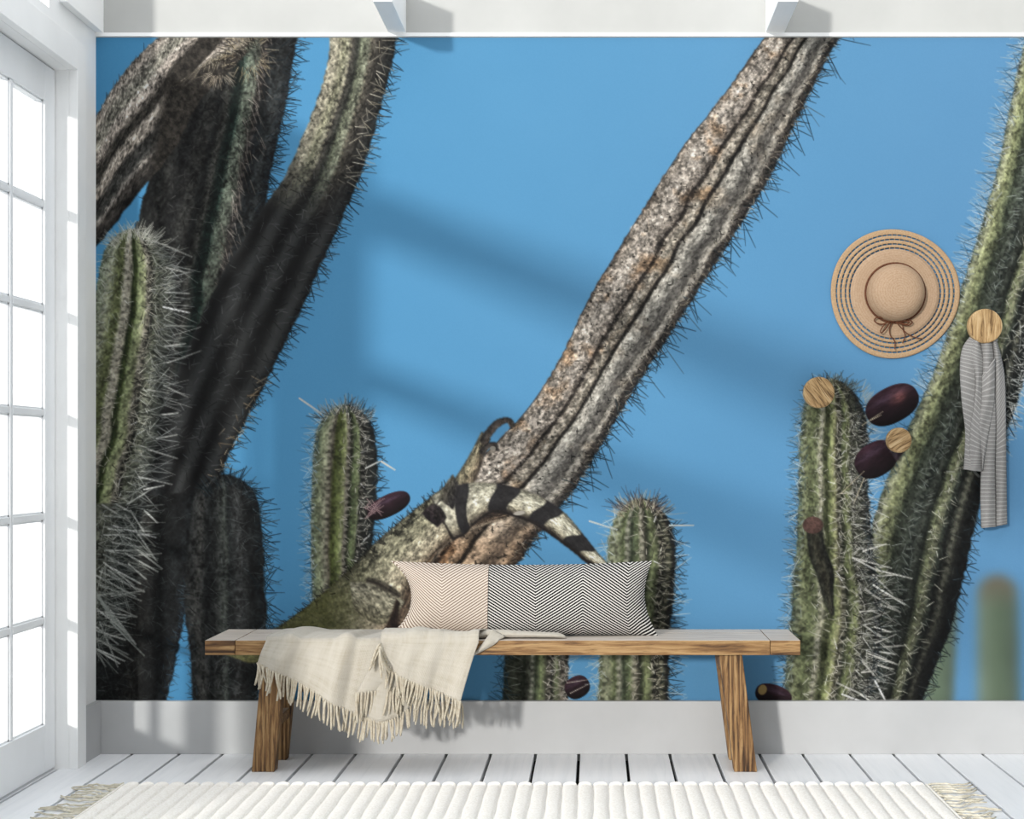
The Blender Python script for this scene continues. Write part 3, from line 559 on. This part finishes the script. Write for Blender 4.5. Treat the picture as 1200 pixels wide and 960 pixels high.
# floor: dark bed with white boards
fl = struct(MB().box(-2.0, XR + .1, Y0, YW + .1, -.09, -.029).build('floor', 'gap_dark'), 'white painted plank floor with dark gaps between the boards', 'floor')
gx = [71.6 + 25] + [154.7, 210, 261, 313, 365.7, 416.7, 472, 523.3, 575, 627.7, 678.3, 734, 785, 837, 890, 940.7, 996, 1047, 1100, 1151.7, 1203, 1256, 1308]
gaps = [-1.98] + [(x - VX) / 325.0 for x in gx]
gaps[1] = -1.845
gaps[-1] = XR + .1
for a, b in zip(gaps[:-1], gaps[1:]):
    MB().box(a + .0056, b - .0056, Y0, YB + .03, -.03, 0).build('plank', 'floor_white', fl, bevel=.0012)
# walls
struct(MB().box(-2.0, XR + .1, YW, YW + .1, -.06, 2.95).build('wall_back', 'upper_white'), 'white wall behind the cactus mural', 'wall')
wl = MB().box(-2.0, XL, 4.69, YW, -.06, 2.95).box(-2.0, XL, 4.52, 4.69, 2.402, 2.95).box(-2.0, XL, 3.33, 4.52, 2.402, 2.56).box(-2.0, XL, 2.96, 3.33, -.06, 2.56)
struct(wl.build('wall_left', 'trim_white'), 'white side wall around the glazed doors', 'wall')
struct(MB().box(XR, XR + .1, Y0, YW, -.06, 4.3).build('wall_right', 'wall_white'), 'plain white side wall at the end of the mural', 'wall')
struct(MB().box(-2.0, XR + .1, Y0 - .1, Y0, -.06, 4.3).build('sky_block_wall', 'plaster_grey'), 'unseen grey wall facing the mural, added to block low sky light', 'wall')  # added behind the camera to keep low sky light off the mural
# open side of the room: unseen rails and far post, added to cast shadow bands
rl = struct(MB().box(-1.87, -1.75, Y0, Y0 + .12, 0, 2.43).build('trim_1', 'trim_white'), 'unseen white post and rails added to cast shadow bands on the mural', 'trim')
MB().box(-1.87, -1.75, Y0 + .12, 2.96, 2.275, 2.43).build('shadow_rail', 'trim_white', rl)
MB().box(-1.85, -1.77, Y0 + .12, 2.96, 1.70, 1.80).build('shadow_rail', 'trim_white', rl)
# baseboards
struct(MB().box(XL + .0245, XR, YB, YW, 0, .1908).build('baseboard_back', 'baseboard_white', bevel=.002), 'tall white baseboard below the cactus mural', 'baseboard')
struct(MB().box(XL, XL + .0245, 4.768, YW, 0, .1908).build('baseboard_left', 'baseboard_white', bevel=.002), 'short white baseboard between door casing and corner', 'baseboard')
# door casing
cs_ = struct(MB().box(XL, XL + .03, 4.69, 4.768, 0, 2.504).build('trim_2', 'trim_white', bevel=.0015), 'white casing around the glazed doors', 'trim')
MB().box(XL, XL + .03, 3.25, 4.69, 2.402, 2.504).build('head_casing', 'trim_white', cs_, bevel=.0015)
MB().box(XL, XL + .03, 3.25, 3.33, 0, 2.402).build('side_casing', 'trim_white', cs_, bevel=.0015)
# ceiling beams and the board under them
for i, (a, b, lab) in enumerate(((-.747, -.683, 'white ceiling beam above the tip of the curved printed cactus stem'), (.618, .686, 'white ceiling beam above the top end of the leaning printed branch'), (XL, -1.778, 'thin white ceiling beam against the door wall'))):
    struct(MB().box(a, b, 4.6, YW, 2.607, 2.75).build('trim_%d' % (3 + i), 'trim_white', bevel=.0015), lab, 'beam')
struct(MB().box(XL, XR, 4.937, YW, 2.594, 2.607).build('trim_6', 'trim_white'), 'narrow white board along the top edge of the mural', 'trim')
# glazed doors
def door(name, y1, label):
    XF, TH = -1.853, .045; y0 = y1 - .68; zt, zb = 2.277, .168
    d = bpy.data.objects.new(name, None); COL.objects.link(d); struct(d, label, 'door')
    X0, X1 = XF - TH, XF
    for a, b in ((y1 - .086, y1 - .002), (y0 + .002, y0 + .086)): MB().box(X0, X1, a, b, .008, 2.398).build('stile', 'door_white', d, bevel=.002)
    MB().box(X0, X1, y0 + .086, y1 - .086, zt, 2.398).build('top_rail', 'door_white', d, bevel=.002)
    MB().box(X0, X1, y0 + .086, y1 - .086, .008, zb).build('bottom_rail', 'door_white', d, bevel=.002)
    ym = (y0 + y1) / 2; w = .011
    MB().box(X0 + .006, X1 - .004, ym - w, ym + w, zb, zt).build('muntin', 'door_white', d, bevel=.003)
    hs = [zb + (zt - zb) * k / 6 for k in range(7)]
    for z in hs[1:-1]:
        for a, b in ((y0 + .086, ym - w), (ym + w, y1 - .086)): MB().box(X0 + .006, X1 - .004, a, b, z - w, z + w).build('muntin', 'door_white', d, bevel=.003)
    for k in range(6):
        for a, b in ((y0 + .086, ym - w), (ym + w, y1 - .086)):
            z0 = hs[k] + (w if k else 0); z1 = hs[k + 1] - (w if k < 5 else 0)
            MB().box(XF - TH * .62, XF - TH * .5, a - .003, b + .003, z0 - .003, z1 + .003).build('pane', 'glass', d)
            # slim bead that holds the pane
            bd = MB()
            for q in ((a, a + .006, z0, z1), (b - .006, b, z0, z1), (a, b, z0, z0 + .006), (a, b, z1 - .006, z1)): bd.box(XF - TH * .5, XF - .010, q[0], q[1], q[2], q[3])
            bd.build('glazing_bead', 'door_white', d)
    return d
door('door_1', 4.69, 'white glazed door leaf of small panes beside the mural corner')
door('door_2', 4.01, 'white glazed door leaf meeting the leaf beside the mural')

# ---------------------------------------------------------------- the mural
PRINT = .545      # ink density of the print
def build_mural():
    Cc = paint_mural(); H, W = Cc.shape[:2]; H = 780
    y = YW - .002
    px = (np.arange(W) + MX0 + .5); py = (np.arange(H) + MY0 + .5)
    gxx, gyy = np.meshgrid((px - VX) * y / F_PX, EYE - (py - VY) * y / F_PX)
    gxx[:, 0] = XL; gxx[:, -1] = XR; gyy[0] = P(0, 44, y)[2]; gyy[-1] = .186
    co = np.stack([gxx, np.full_like(gxx, y), gyy], -1).astype(np.float32).reshape(-1, 3)
    idx = np.arange(W * H).reshape(H, W); q = np.stack([idx[:-1, :-1], idx[1:, :-1], idx[1:, 1:], idx[:-1, 1:]], -1).reshape(-1, 4)
    me = bpy.data.meshes.new('wall_mural'); me.vertices.add(len(co)); me.vertices.foreach_set('co', co.ravel())
    me.loops.add(q.size); me.loops.foreach_set('vertex_index', q.ravel().astype(np.int32)); me.polygons.add(len(q))
    me.polygons.foreach_set('loop_start', np.arange(0, q.size, 4, dtype=np.int32)); me.update(calc_edges=True)
    s = Cc.reshape(-1, 3) / 255; l = np.where(s <= .04045, s / 12.92, ((s + .055) / 1.055) ** 2.4)
    at = me.color_attributes.new('print', 'FLOAT_COLOR', 'POINT'); at.data.foreach_set('color', np.c_[l * PRINT, np.ones(len(l))].astype(np.float32).ravel())
    o = obj('wall_mural', me, 'mural_print'); o['label'] = 'photo mural of cactus stems and an iguana against blue sky, covering the wall'; o['category'] = 'mural'
    return o
build_mural()
# ---------------------------------------------------------------- bench
YF, YK, ZT = 4.59, 4.885, .4555
bench = thing('bench', 'rustic oak bench with splayed legs standing before the mural', 'bench', loc=(-.31, 4.74, 0))
OB = Vector(bench.location)
def lift(mb): mb.v = [tuple(Vector(v) - OB) for v in mb.v]; return mb
bx0, bx1 = P(240, 0, YF)[0], P(938, 0, YF)[0]
for a, b in ((bx0, bx0 + .1005), (bx1 - .1005, bx1)):
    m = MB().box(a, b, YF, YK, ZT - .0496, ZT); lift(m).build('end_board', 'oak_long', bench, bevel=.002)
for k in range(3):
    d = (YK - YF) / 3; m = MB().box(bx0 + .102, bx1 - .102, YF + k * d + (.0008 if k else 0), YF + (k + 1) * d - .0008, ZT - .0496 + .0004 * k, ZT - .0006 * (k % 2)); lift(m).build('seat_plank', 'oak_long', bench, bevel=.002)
def leg(xb, xt, yb0, yb1, yt0, yt1):
    w = .039; zt = ZT - .0496
    m = MB().prism([(xb - w, yb0, 0), (xb + w, yb0, 0), (xb + w, yb1, 0), (xb - w, yb1, 0)], [(xt - w, yt0, zt), (xt + w, yt0, zt), (xt + w, yt1, zt), (xt - w, yt1, zt)])
    lift(m).build('leg', 'oak_leg', bench, bevel=.003)
for xb, xt in ((-1.129, -1.0916), (.5138, .4616)):
    leg(xb, xt, 4.645, 4.695, 4.645, 4.695); leg(xb, xt, 4.826, 4.868, 4.826, 4.868)
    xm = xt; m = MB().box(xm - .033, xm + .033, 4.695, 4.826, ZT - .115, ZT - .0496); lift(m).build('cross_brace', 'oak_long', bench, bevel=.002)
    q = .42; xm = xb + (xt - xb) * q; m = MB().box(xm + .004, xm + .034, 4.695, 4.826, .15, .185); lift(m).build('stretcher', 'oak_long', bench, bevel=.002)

# ---------------------------------------------------------------- pillow
PY = 4.72
pw, ph = (765 - 456) * PY / F_PX, (743.5 - 657) * PY / F_PX
pc = Vector(P((456 + 765) / 2, (743.5 + 657) / 2, PY)); pc.z = ZT + ph / 2 - .001; pc.y = 4.735
pil = thing('lumbar_pillow', 'long lumbar pillow, half beige and half black herringbone weave, on the bench', 'pillow', loc=(pc.x, pc.y, ZT))
def pil_pt(u, v, side):
    # u, v in -1..1
    pinL = .074 * (1 - abs(v) ** 2.2) if u < 0 else .028 * (1 - abs(v) ** 2.2)
    x = u * (pw / 2 - abs(u) ** 3 * pinL)
    top = .014 * (1 - u * u) if v > 0 else .003 * (1 - u * u)
    z = v * (ph / 2 - abs(v) ** 3 * top)
    if v < 0 and u > .93: x += (u - .93) * .25 * -v
    r = max(0, (1 - abs(u) ** 4.5)) ** .55 * max(0, (1 - abs(v) ** 2.6)) ** .6
    wr = .004 * math.sin(u * 9 + v * 3) * r + .006 * math.sin(u * 4.0 - 1) * math.cos(v * 2.2) * r
    th = .068 * r + wr
    y = -th if side < 0 else th * .75
    y += .018 * v          # leans back a little
    return (x, y, z + ph / 2)
SEAM = ((573 - 456) / (765 - 456)) * 2 - 1
def panel(name, u0, u1, mat, nu):
    m = MB()
    for side in (-1, 1):
        f = lambda a, b, s=side: pil_pt(u0 + (u1 - u0) * (a if s < 0 else 1 - a), -1 + 2 * b, s)
        g = lambda a, b, s=side: ((u0 + (u1 - u0) * (a if s < 0 else 1 - a)) * pw / 2 - SEAM * pw / 2, (b * ph))
        m.grid(f, nu, 30, g)
    return m.build(name, mat, pil, smooth=True)
panel('pale_panel', -1, SEAM, 'pillow_beige', 36); panel('dark_panel', SEAM, 1, 'pillow_black', 52)
sm = MB().tube([Vector(pil_pt(SEAM, -1 + 2 * k / 24, -1)) + Vector((0, -.0002, 0)) for k in range(25)], .0012, 5); sm.build('seam', 'pillow_black', pil, smooth=True)

# ---------------------------------------------------------------- throw blanket
thr = thing('throw_blanket', 'cream woven throw with fringed ends draped over the bench edge', 'blanket', loc=P(430, 750, YF))
TO = Vector(thr.location)
def relT(mb): mb.v = [tuple(Vector(v) - TO) for v in mb.v]; return mb
ZS = ZT + .0035
def seat_pt(px, y, h=0):  # a point lying on the seat
    x = (px - VX) * YF / F_PX; return Vector((x, y, ZS + h))
def lerp(a, b, t): return a + (b - a) * t
def curve(pts, s):
    s = min(max(s, 0), 1) * (len(pts) - 1); i = min(int(s), len(pts) - 2); t = s - i
    p0, p1, p2, p3 = pts[max(i - 1, 0)], pts[i], pts[i + 1], pts[min(i + 2, len(pts) - 1)]
    f = lambda a, b, c, d: .5 * (2 * b + (c - a) * t + (2 * a - 5 * b + 4 * c - d) * t * t + (3 * b - a - 3 * c + d) * t ** 3)
    return tuple(f(*q) for q in zip(p0, p1, p2, p3))
def drape(name, backs, edges, hems, yback, off, folds, nu=60, nv=44, hump=.012):
    """backs: px along the line on the seat; edges: px at the front edge; hems: (px, py) along the lower hem"""
    def fn(s, t):
        xb = curve([(b,) for b in backs], s)[0]; xe = curve([(e,) for e in edges], s)[0]; hx, hy = curve(hems, s)
        fo = sum(a * math.sin(2 * math.pi * (fq * s + ph_)) for a, fq, ph_ in folds)
        tb, ta = .34, .50                      # on the seat, round the edge, hanging
        r = .010 + off; cy, cz = YF + .006, ZT - .003; yfr = cy - r; e = P(xe, 751, yfr); rise = max(0, fo) * .8
        if t < tb:
            k = t / tb; x = lerp((xb - VX) * YF / F_PX, e[0], k); y = lerp(yback, cy, k)
            h = lerp(off * .5 + .002, r - .003, k) + hump * math.sin(math.pi * k) * (.5 + .5 * math.sin(5 * s + 1)) + rise * min(1, k * 1.6)
            return Vector((x, y, ZT + h))
        if t < ta:
            a = (t - tb) / (ta - tb) * math.pi / 2; return Vector((e[0], cy - (r + rise * .9) * math.sin(a), cz + (r + rise) * math.cos(a)))
        k = (t - ta) / (1 - ta); h_ = P(hx, hy, yfr)
        x = lerp(e[0], h_[0], k ** .9); z = lerp(cz, h_[2], k)
        y = yfr - rise * .9 * (1 - k) - .012 * k * (1 - k) - max(0, fo + .008) * min(1, k * 1.8) * .9
        return Vector((x, y, z))
    w = (max(h[0] for h in hems) - min(h[0] for h in hems)) / 345
    m = MB().grid(fn, nu, nv, lambda s, t: (s * w, t * .4)); o = relT(m).build(name, 'throw_wool', thr, smooth=True, solid=.004)
    return fn
FA = drape('draped_panel', [337, 376, 410, 440, 474], [312, 350, 384, 416, 452], [(303, 777), (332, 791), (364, 808), (398, 828), (430, 842)], 4.83, .0, [(.017, 1.9, .02), (.008, 4.1, .4)], hump=.014)
FB = drape('folded_panel', [452, 484, 520, 556, 577], [446, 474, 503, 534, 561], [(446, 765), (463, 788), (487, 800), (513, 811), (540, 822)], 4.70, .022, [(.012, 1.6, .55), (.006, 3.4, .2)], nu=50)
def FC(s, t):
    a = curve([(448, 756), (462, 770), (490, 790), (515, 806)], s); b = curve([(418, 813), (436, 811), (455, 808), (471, 805)], s)
    y = YF - .016 - .008 * math.sin(2 * math.pi * (1.2 * s + .1)) * t
    return Vector(P(lerp(a[0], b[0], t), lerp(a[1], b[1], t), y))
relT(MB().grid(FC, 26, 18, lambda s, t: (s * .2, t * .2))).build('under_panel', 'throw_wool', thr, smooth=True, solid=.004)
def FD(s, t):
    a = curve([(440, 790), (458, 792), (476, 796), (494, 802)], s); b = curve([(431, 843), (446, 848), (461, 844), (476, 834)], s)
    return Vector(P(lerp(a[0], b[0], t), lerp(a[1], b[1], t), YF - .010 - .004 * math.sin(7 * s)))
relT(MB().grid(FD, 20, 10, lambda s, t: (s * .2, t * .2))).build('under_panel', 'throw_wool', thr, smooth=True, solid=.003)
# the rolled end lying along the seat
def roll(u, v):
    c = curve([(548, 0), (580, .004), (610, .002), (640, .001), (664, 0)], u); px = c[0]; w = .030 * (1 - .15 * u) * min(1, math.sqrt(max(0, 1 - u) * 8 + .002)); h = .0125 * (1 - .25 * u) * min(1, math.sqrt(max(0, 1 - u) * 8 + .002))
    a = 2 * math.pi * v; y = YF + .048 + .012 * math.sin(3 * u)
    return Vector(((px - VX) * (YF + .03) / F_PX, y - w * math.cos(a), ZS - .003 + h + c[1] + h * math.sin(a) * (1 + .15 * math.sin(6 * u))))
relT(MB().grid(roll, 40, 20, lambda s, t: (s * .4, t * .1))).build('rolled_end', 'throw_wool', thr, smooth=True)
def under(u, v):
    a = curve([(577, 738), (566, 754), (553, 770)], u); b = curve([(592, 746), (576, 757), (549, 771)], u)
    y = YF - .006 - .010 * math.sin(math.pi * v) if u > .35 else YF + .03 - (u / .35) * .036
    p = Vector(P(lerp(a[0], b[0], v), lerp(a[1], b[1], v), y)); 
    if p.y > YF - .001: p.z = max(p.z, ZS + .001)
    return p
relT(MB().grid(under, 16, 10, lambda s, t: (s * .1, t * .05))).build('turned_edge', 'throw_wool', thr, smooth=True, solid=.004)
# fringe strands, each a part
SM = []
for k in range(8):
    rnd = random.Random(k); L = .082; pts = []; bx = rnd.uniform(-.012, .008); by = rnd.uniform(-.008, .006); c1 = rnd.uniform(-.005, .005)
    for i in range(8):
        t_ = i / 7; pts.append((bx * t_ ** 1.5 + c1 * math.sin(math.pi * t_), by * t_ + .002 * math.sin(5 * t_), -L * t_))
    SM.append(MB().tube(pts, [.0040, .0045, .0040, .0045, .0041, .0044, .0040, .0026], 6).mesh('fringe_strand', True)); SM[-1].materials.append(M['fringe_wool'])
def strands(fn, n, s0, s1, ln=1.0, lean=0, dy=0, jit=.15):
    for i in range(n):
        s = s0 + (s1 - s0) * (i + random.uniform(-jit, jit)) / max(1, n - 1); p = fn(min(max(s, 0), 1)) - TO
        o = obj('fringe_strand', SM[random.randrange(8)], None, thr, loc=p + Vector((0, dy + random.uniform(-.003, .001), .004)))
        o.rotation_euler = (random.uniform(-.05, .05), lean + random.uniform(-.09, .09), random.uniform(0, 6.28) if random.random() < .3 else random.uniform(-.6, .6)); f = ln * random.uniform(.88, 1.12); o.scale = (1, 1, f)
strands(lambda s: FA(s, 1), 46, .0, 1.0, 1.0, .12)
strands(lambda s: FB(s, 1), 34, .16, 1.0, 1.0, .12)
strands(lambda s: FB(.0, .45 + .55 * s), 8, .2, 1.0, 1.0, .45, -.002)
strands(lambda s: FC(s, 1), 16, .0, 1.0, 1.15, .12)
strands(lambda s: Vector(P(*curve([(470, 815), (500, 826), (541, 826)], s), YF - .006)), 22, 0, 1, .92, .06)
strands(lambda s: Vector(P(*curve([(431, 842), (446, 847), (461, 843), (478, 832)], s), YF - .012)), 18, 0, 1, .85, -.10)

# ---------------------------------------------------------------- straw hat
HY = YW - .006
hc = Vector(P(1048, 344, HY)); px_ = HY / F_PX
hat = thing('straw_hat', 'wide-brimmed straw sun hat with brown cord bow hanging on the mural', 'hat', loc=hc)
R = lambda r: r * px_
def brim_y(r): return -.004 - .012 * max(0, 1 - (r / R(75.6))) ** 1.0
def wob(a, r):
    k = (r / R(75.6)) ** 3; return (k * .0035 * math.sin(3 * a + 1), k * .001 * math.sin(4 * a) )
def ring(name, r0, r1, mat, n=96):
    k = 4; pr = [(R(lerp(r0, r1, i / k)), brim_y(R(lerp(r0, r1, i / k))) - .0016 * math.sin(math.pi * i / k)) for i in range(k + 1)]
    pr += [(r, y + .002) for r, y in pr[::-1]]; pr.append(pr[0])
    return MB().lathe(pr, n, wob).build(name, mat, hat, smooth=True)
ring('brim', 33, 52.2, 'straw')
for a, b in ((54.0, 57.1), (58.9, 62.6), (64.4, 67.9)): ring('brim_ring', a, b, 'straw_ring')
ring('brim_edge', 69.7, 75.6, 'straw_ring')
st = MB()
for r0, r1 in ((51.8, 54.4), (56.7, 59.3), (62.1, 64.7), (67.5, 70.2)):
    n = int(r0 * 1.1)
    for k in range(n):
        a = 2 * math.pi * k / n; w = .0012; ra, rb = R(r0), R(r1); y = brim_y((ra + rb) / 2)
        pts = [Vector((r_ * math.cos(a) - q * w * math.sin(a), 0, r_ * math.sin(a) + q * w * math.cos(a))) for r_, q in ((ra, -1), (rb, -1), (rb, 1), (ra, 1))]
        off = Vector((wob(a, ra)[0] * math.cos(a), y + wob(a, ra)[1], wob(a, ra)[0] * math.sin(a)))
        st.prism([tuple(p + off) for p in pts], [tuple(p + off + Vector((0, .002, 0))) for p in pts])
o = st.build('stitching', 'straw_ring', hat); o['kind'] = 'stuff'
yc = brim_y(R(34)); cr = [(R(34.2), yc + .002)]
for i in range(0, 13):
    a = i / 12 * math.pi / 2; cr.append((R(33.8) * max(1e-7, math.cos(a)) ** .55, yc - .085 * math.sin(a) ** .9))
MB().lathe(cr, 72).build('crown', 'straw', hat, smooth=True)
cd = MB().tube([(R(34.8) * math.cos(2 * math.pi * k / 64), yc - .005, R(34.8) * math.sin(2 * math.pi * k / 64)) for k in range(65)], .0036, 6, False); cd.build('hat_band', 'brown_cord', hat, smooth=True)
def cord(pts, r=.0024):
    q = [Vector(((x - 1048) * px_, yc - .008 - z_ * .004, (344 - y) * px_)) for x, y, z_ in pts]; n = len(q) * 5
    return [Vector(curve([tuple(p) for p in q], i / n)) for i in range(n + 1)]
bow = MB()
for pts in ([(1045, 376, 1), (1036, 374, 2), (1026, 373, 2), (1023, 377, 2), (1030, 381, 2), (1038, 379, 2), (1045, 376, 1)], [(1045, 377, 2), (1036, 380, 3), (1030, 388, 3), (1031, 391, 3), (1036, 386, 3), (1041, 379, 2)],
            [(1046, 376, 1), (1055, 374, 2), (1064, 376, 2), (1067, 379, 2), (1062, 382, 2), (1053, 380, 2), (1046, 376, 1)], [(1046, 377, 2), (1054, 377, 3), (1063, 378, 3), (1060, 381, 2), (1052, 378, 3)]): bow.tube(cord(pts), .0024, 6)
bw = bow.build('bow', 'brown_cord', hat, smooth=True)
for pts in ([(1044, 378, 1), (1041, 386, 1), (1042, 394, 1), (1047, 401, 1), (1047, 410, 1)], [(1056, 380, 1), (1057, 388, 1), (1059, 394, 1), (1056, 403, 1)], [(1048, 378, 2), (1058, 389, 2), (1067, 395, 2), (1079, 398, 2)]):
    MB().tube(cord(pts), .0020, 6).build('cord_tail', 'brown_cord', bw, smooth=True)
MB().lathe([(.001, -.006), (.004, -.005), (.0055, 0), (.004, .005), (.001, .006)], 10).build('bow_knot', 'brown_cord', bw, smooth=True, loc=Vector(((1045 - 1048) * px_, yc - .014, (344 - 377) * px_)))

# ---------------------------------------------------------------- wall knobs
def knob(px, py, rpx, mat, label, turn=0):
    y = 4.868; c = Vector(P(px, py, y)); r = rpx * y / F_PX
    k = thing('wall_peg', label, 'wall peg', 'wooden disc pegs on the mural', loc=(c.x, YW - .002, c.z))
    d = y - (YW - .002)
    MB().lathe([(.0005, d), (r - .005, d), (r - .0015, d + .0015), (r, d + .005), (r, d + .022), (r - .003, d + .025), (.0005, d + .025)], 56).build('disc', mat, k, smooth=False).rotation_euler.y = math.radians(turn)
    MB().lathe([(.0005, d + .024), (r * .38, d + .024), (r * .38, 0), (.0005, 0)], 28).build('stem', mat, k)
knob(960, 460, 18.3, 'peg_wood_cracked', 'round wooden wall peg with dark cracks, over the tip of a printed cactus', -36)
knob(1054, 516, 14.8, 'peg_wood_slanted', 'smallest round wooden wall peg, over a printed purple fruit', 58)
knob(1155, 382, 20.2, 'peg_wood', 'large round wooden wall peg holding the grey striped scarf')

# ---------------------------------------------------------------- scarf
SY = 4.895
sc = thing('scarf', 'grey scarf with thin white stripes hanging from the large wooden wall peg', 'scarf', loc=P(1155, 400, SY))
SO = Vector(sc.location)
def tail(lefts, rights, yb, bulge, name='scarf_fold', nu=14, nv=60):
    def fn(s, t):
        a = curve(lefts, t); b = curve(rights, t); y = yb - bulge * math.sin(math.pi * min(1, max(0, s))) ** .8 + .003 * math.sin(6 * s + 9 * t)
        return Vector(P(lerp(a[0], b[0], s), lerp(a[1], b[1], s), y)) - SO
    L = (lefts[-1][1] - lefts[0][1]) / 325
    return MB().grid(fn, nu, nv, lambda s, t: (s * .08, t * L)).build(name, 'scarf_grey', sc, smooth=True, solid=.003)
tail([(1139, 392), (1128, 408), (1125, 432), (1127, 470), (1131, 505), (1130, 540), (1129, 550)], [(1148, 396), (1151, 412), (1151, 440), (1151, 480), (1151, 520), (1151, 545), (1150.5, 553)], SY, .012)
tail([(1142, 394), (1136, 412), (1143, 440), (1142, 470), (1137, 505), (1136, 540), (1135, 551)], [(1146, 394), (1152, 420), (1151, 440), (1150, 480), (1151, 515), (1151, 540), (1151, 553)], SY - .010, .010)
tail([(1146, 392), (1150, 412), (1151, 460), (1151, 500), (1150, 540), (1149, 580), (1150, 619)], [(1160, 392), (1164, 412), (1166, 460), (1167, 500), (1166, 540), (1166.5, 580), (1167, 617.5)], SY - .004, .014)
tail([(1158, 392), (1164, 412), (1166, 460), (1167, 500), (1166.5, 540), (1167, 580), (1167, 617)], [(1167, 396), (1172, 414), (1177, 440), (1178.5, 480), (1179, 540), (1179.5, 580), (1180, 614.5)], SY + .003, .012)
tail([(1151, 440), (1150, 470), (1147, 500), (1150, 530), (1151, 548)], [(1166, 420), (1165, 470), (1159, 505), (1154, 535), (1151.5, 552)], SY - .014, .008)
lp = MB().tube([Vector(P(1143, 398, SY - .004)) - SO, Vector(P(1146, 384, SY + .005)) - SO, Vector(P(1155, 378, SY + .010)) - SO, Vector(P(1164, 386, SY + .005)) - SO, Vector(P(1166, 400, SY)) - SO], .011, 10); lp.uv = [(v[0], v[2]) for v in lp.v]; lp.build('loop', 'scarf_grey', sc, smooth=True)

# ---------------------------------------------------------------- rug
RX0, RX1, RY0, RY1 = -1.528, 1.074, 2.6, 4.442
rug = thing('rug', 'cream ribbed wool rug with tasselled ends in front of the bench', 'rug', loc=((RX0 + RX1) / 2, (RY0 + RY1) / 2, 0))
RO = Vector(rug.location); NR = 53; PITCH = (RX1 - RX0) / NR
def rugp(s, t):
    x = lerp(RX0, RX1, s); y = lerp(RY0, RY1, t); ph = (x - RX0) / PITCH
    z = .003 + .012 * abs(math.sin(math.pi * ph)) ** .34
    y += .004 * math.sin(math.pi * ph) ** 2 if t > .999 else 0
    wx = .0012 * math.sin(y * 9 + 3 * math.sin(ph * .7)) + .0012 * math.sin(y * 31 + 2 * ph)
    if t > .9999 or t < .0001: pass
    return Vector((x + wx * (0 if s in (0.0, 1.0) else 1), y, z)) - RO
m = MB().grid(rugp, NR * 10, 40); n0 = NR * 10 + 1
top = list(range(40 * n0, 41 * n0)); b = len(m.v); m.v += [(m.v[i][0], m.v[i][1] + .002, .0005) for i in top]
m.f += [(top[i + 1], top[i], b + i, b + i + 1) for i in range(n0 - 1)]
m.build('pile', 'rug_wool', rug, smooth=True)
for sgn, xe in ((-1, RX0), (1, RX1)): MB().box(min(xe, xe + sgn * .008), max(xe, xe + sgn * .008), RY0, RY1, .0005, .010).v and MB().box(min(xe, xe + sgn * .008) - RO.x, max(xe, xe + sgn * .008) - RO.x, RY0 - RO.y, RY1 - RO.y, .0005, .011).build('edge_binding', 'rug_wool', rug, bevel=.003)
TM = []
for k in range(7):
    rnd = random.Random(50 + k); L = .135 * rnd.uniform(.8, 1.12); a1, a2 = rnd.uniform(-.02, .02), rnd.uniform(-.02, .025)
    TM.append(MB().tube([(L * i / 9, a1 * (i / 9) ** 2 + .012 * math.sin(i / 9 * 7 + k), .0055 + .003 * math.sin(i * 1.3 + k) ** 2) for i in range(10)], [.0048, .004, .0036, .0036, .0034, .0034, .0032, .003, .0028, .002], 6).mesh('tassel', True)); TM[-1].materials.append(M['rug_fringe'])
for sgn, xe in ((-1, RX0 - .006), (1, RX1 + .006)):
    y = RY1 - .006
    while y > 3.55:
        o = obj('tassel', TM[random.randrange(7)], None, rug, loc=Vector((xe, y, 0)) - RO); o.rotation_euler = (0, 0, (math.pi if sgn < 0 else 0) + random.uniform(-.12, .12) + (.18 if sgn > 0 else -.1)); y -= random.uniform(.018, .04)
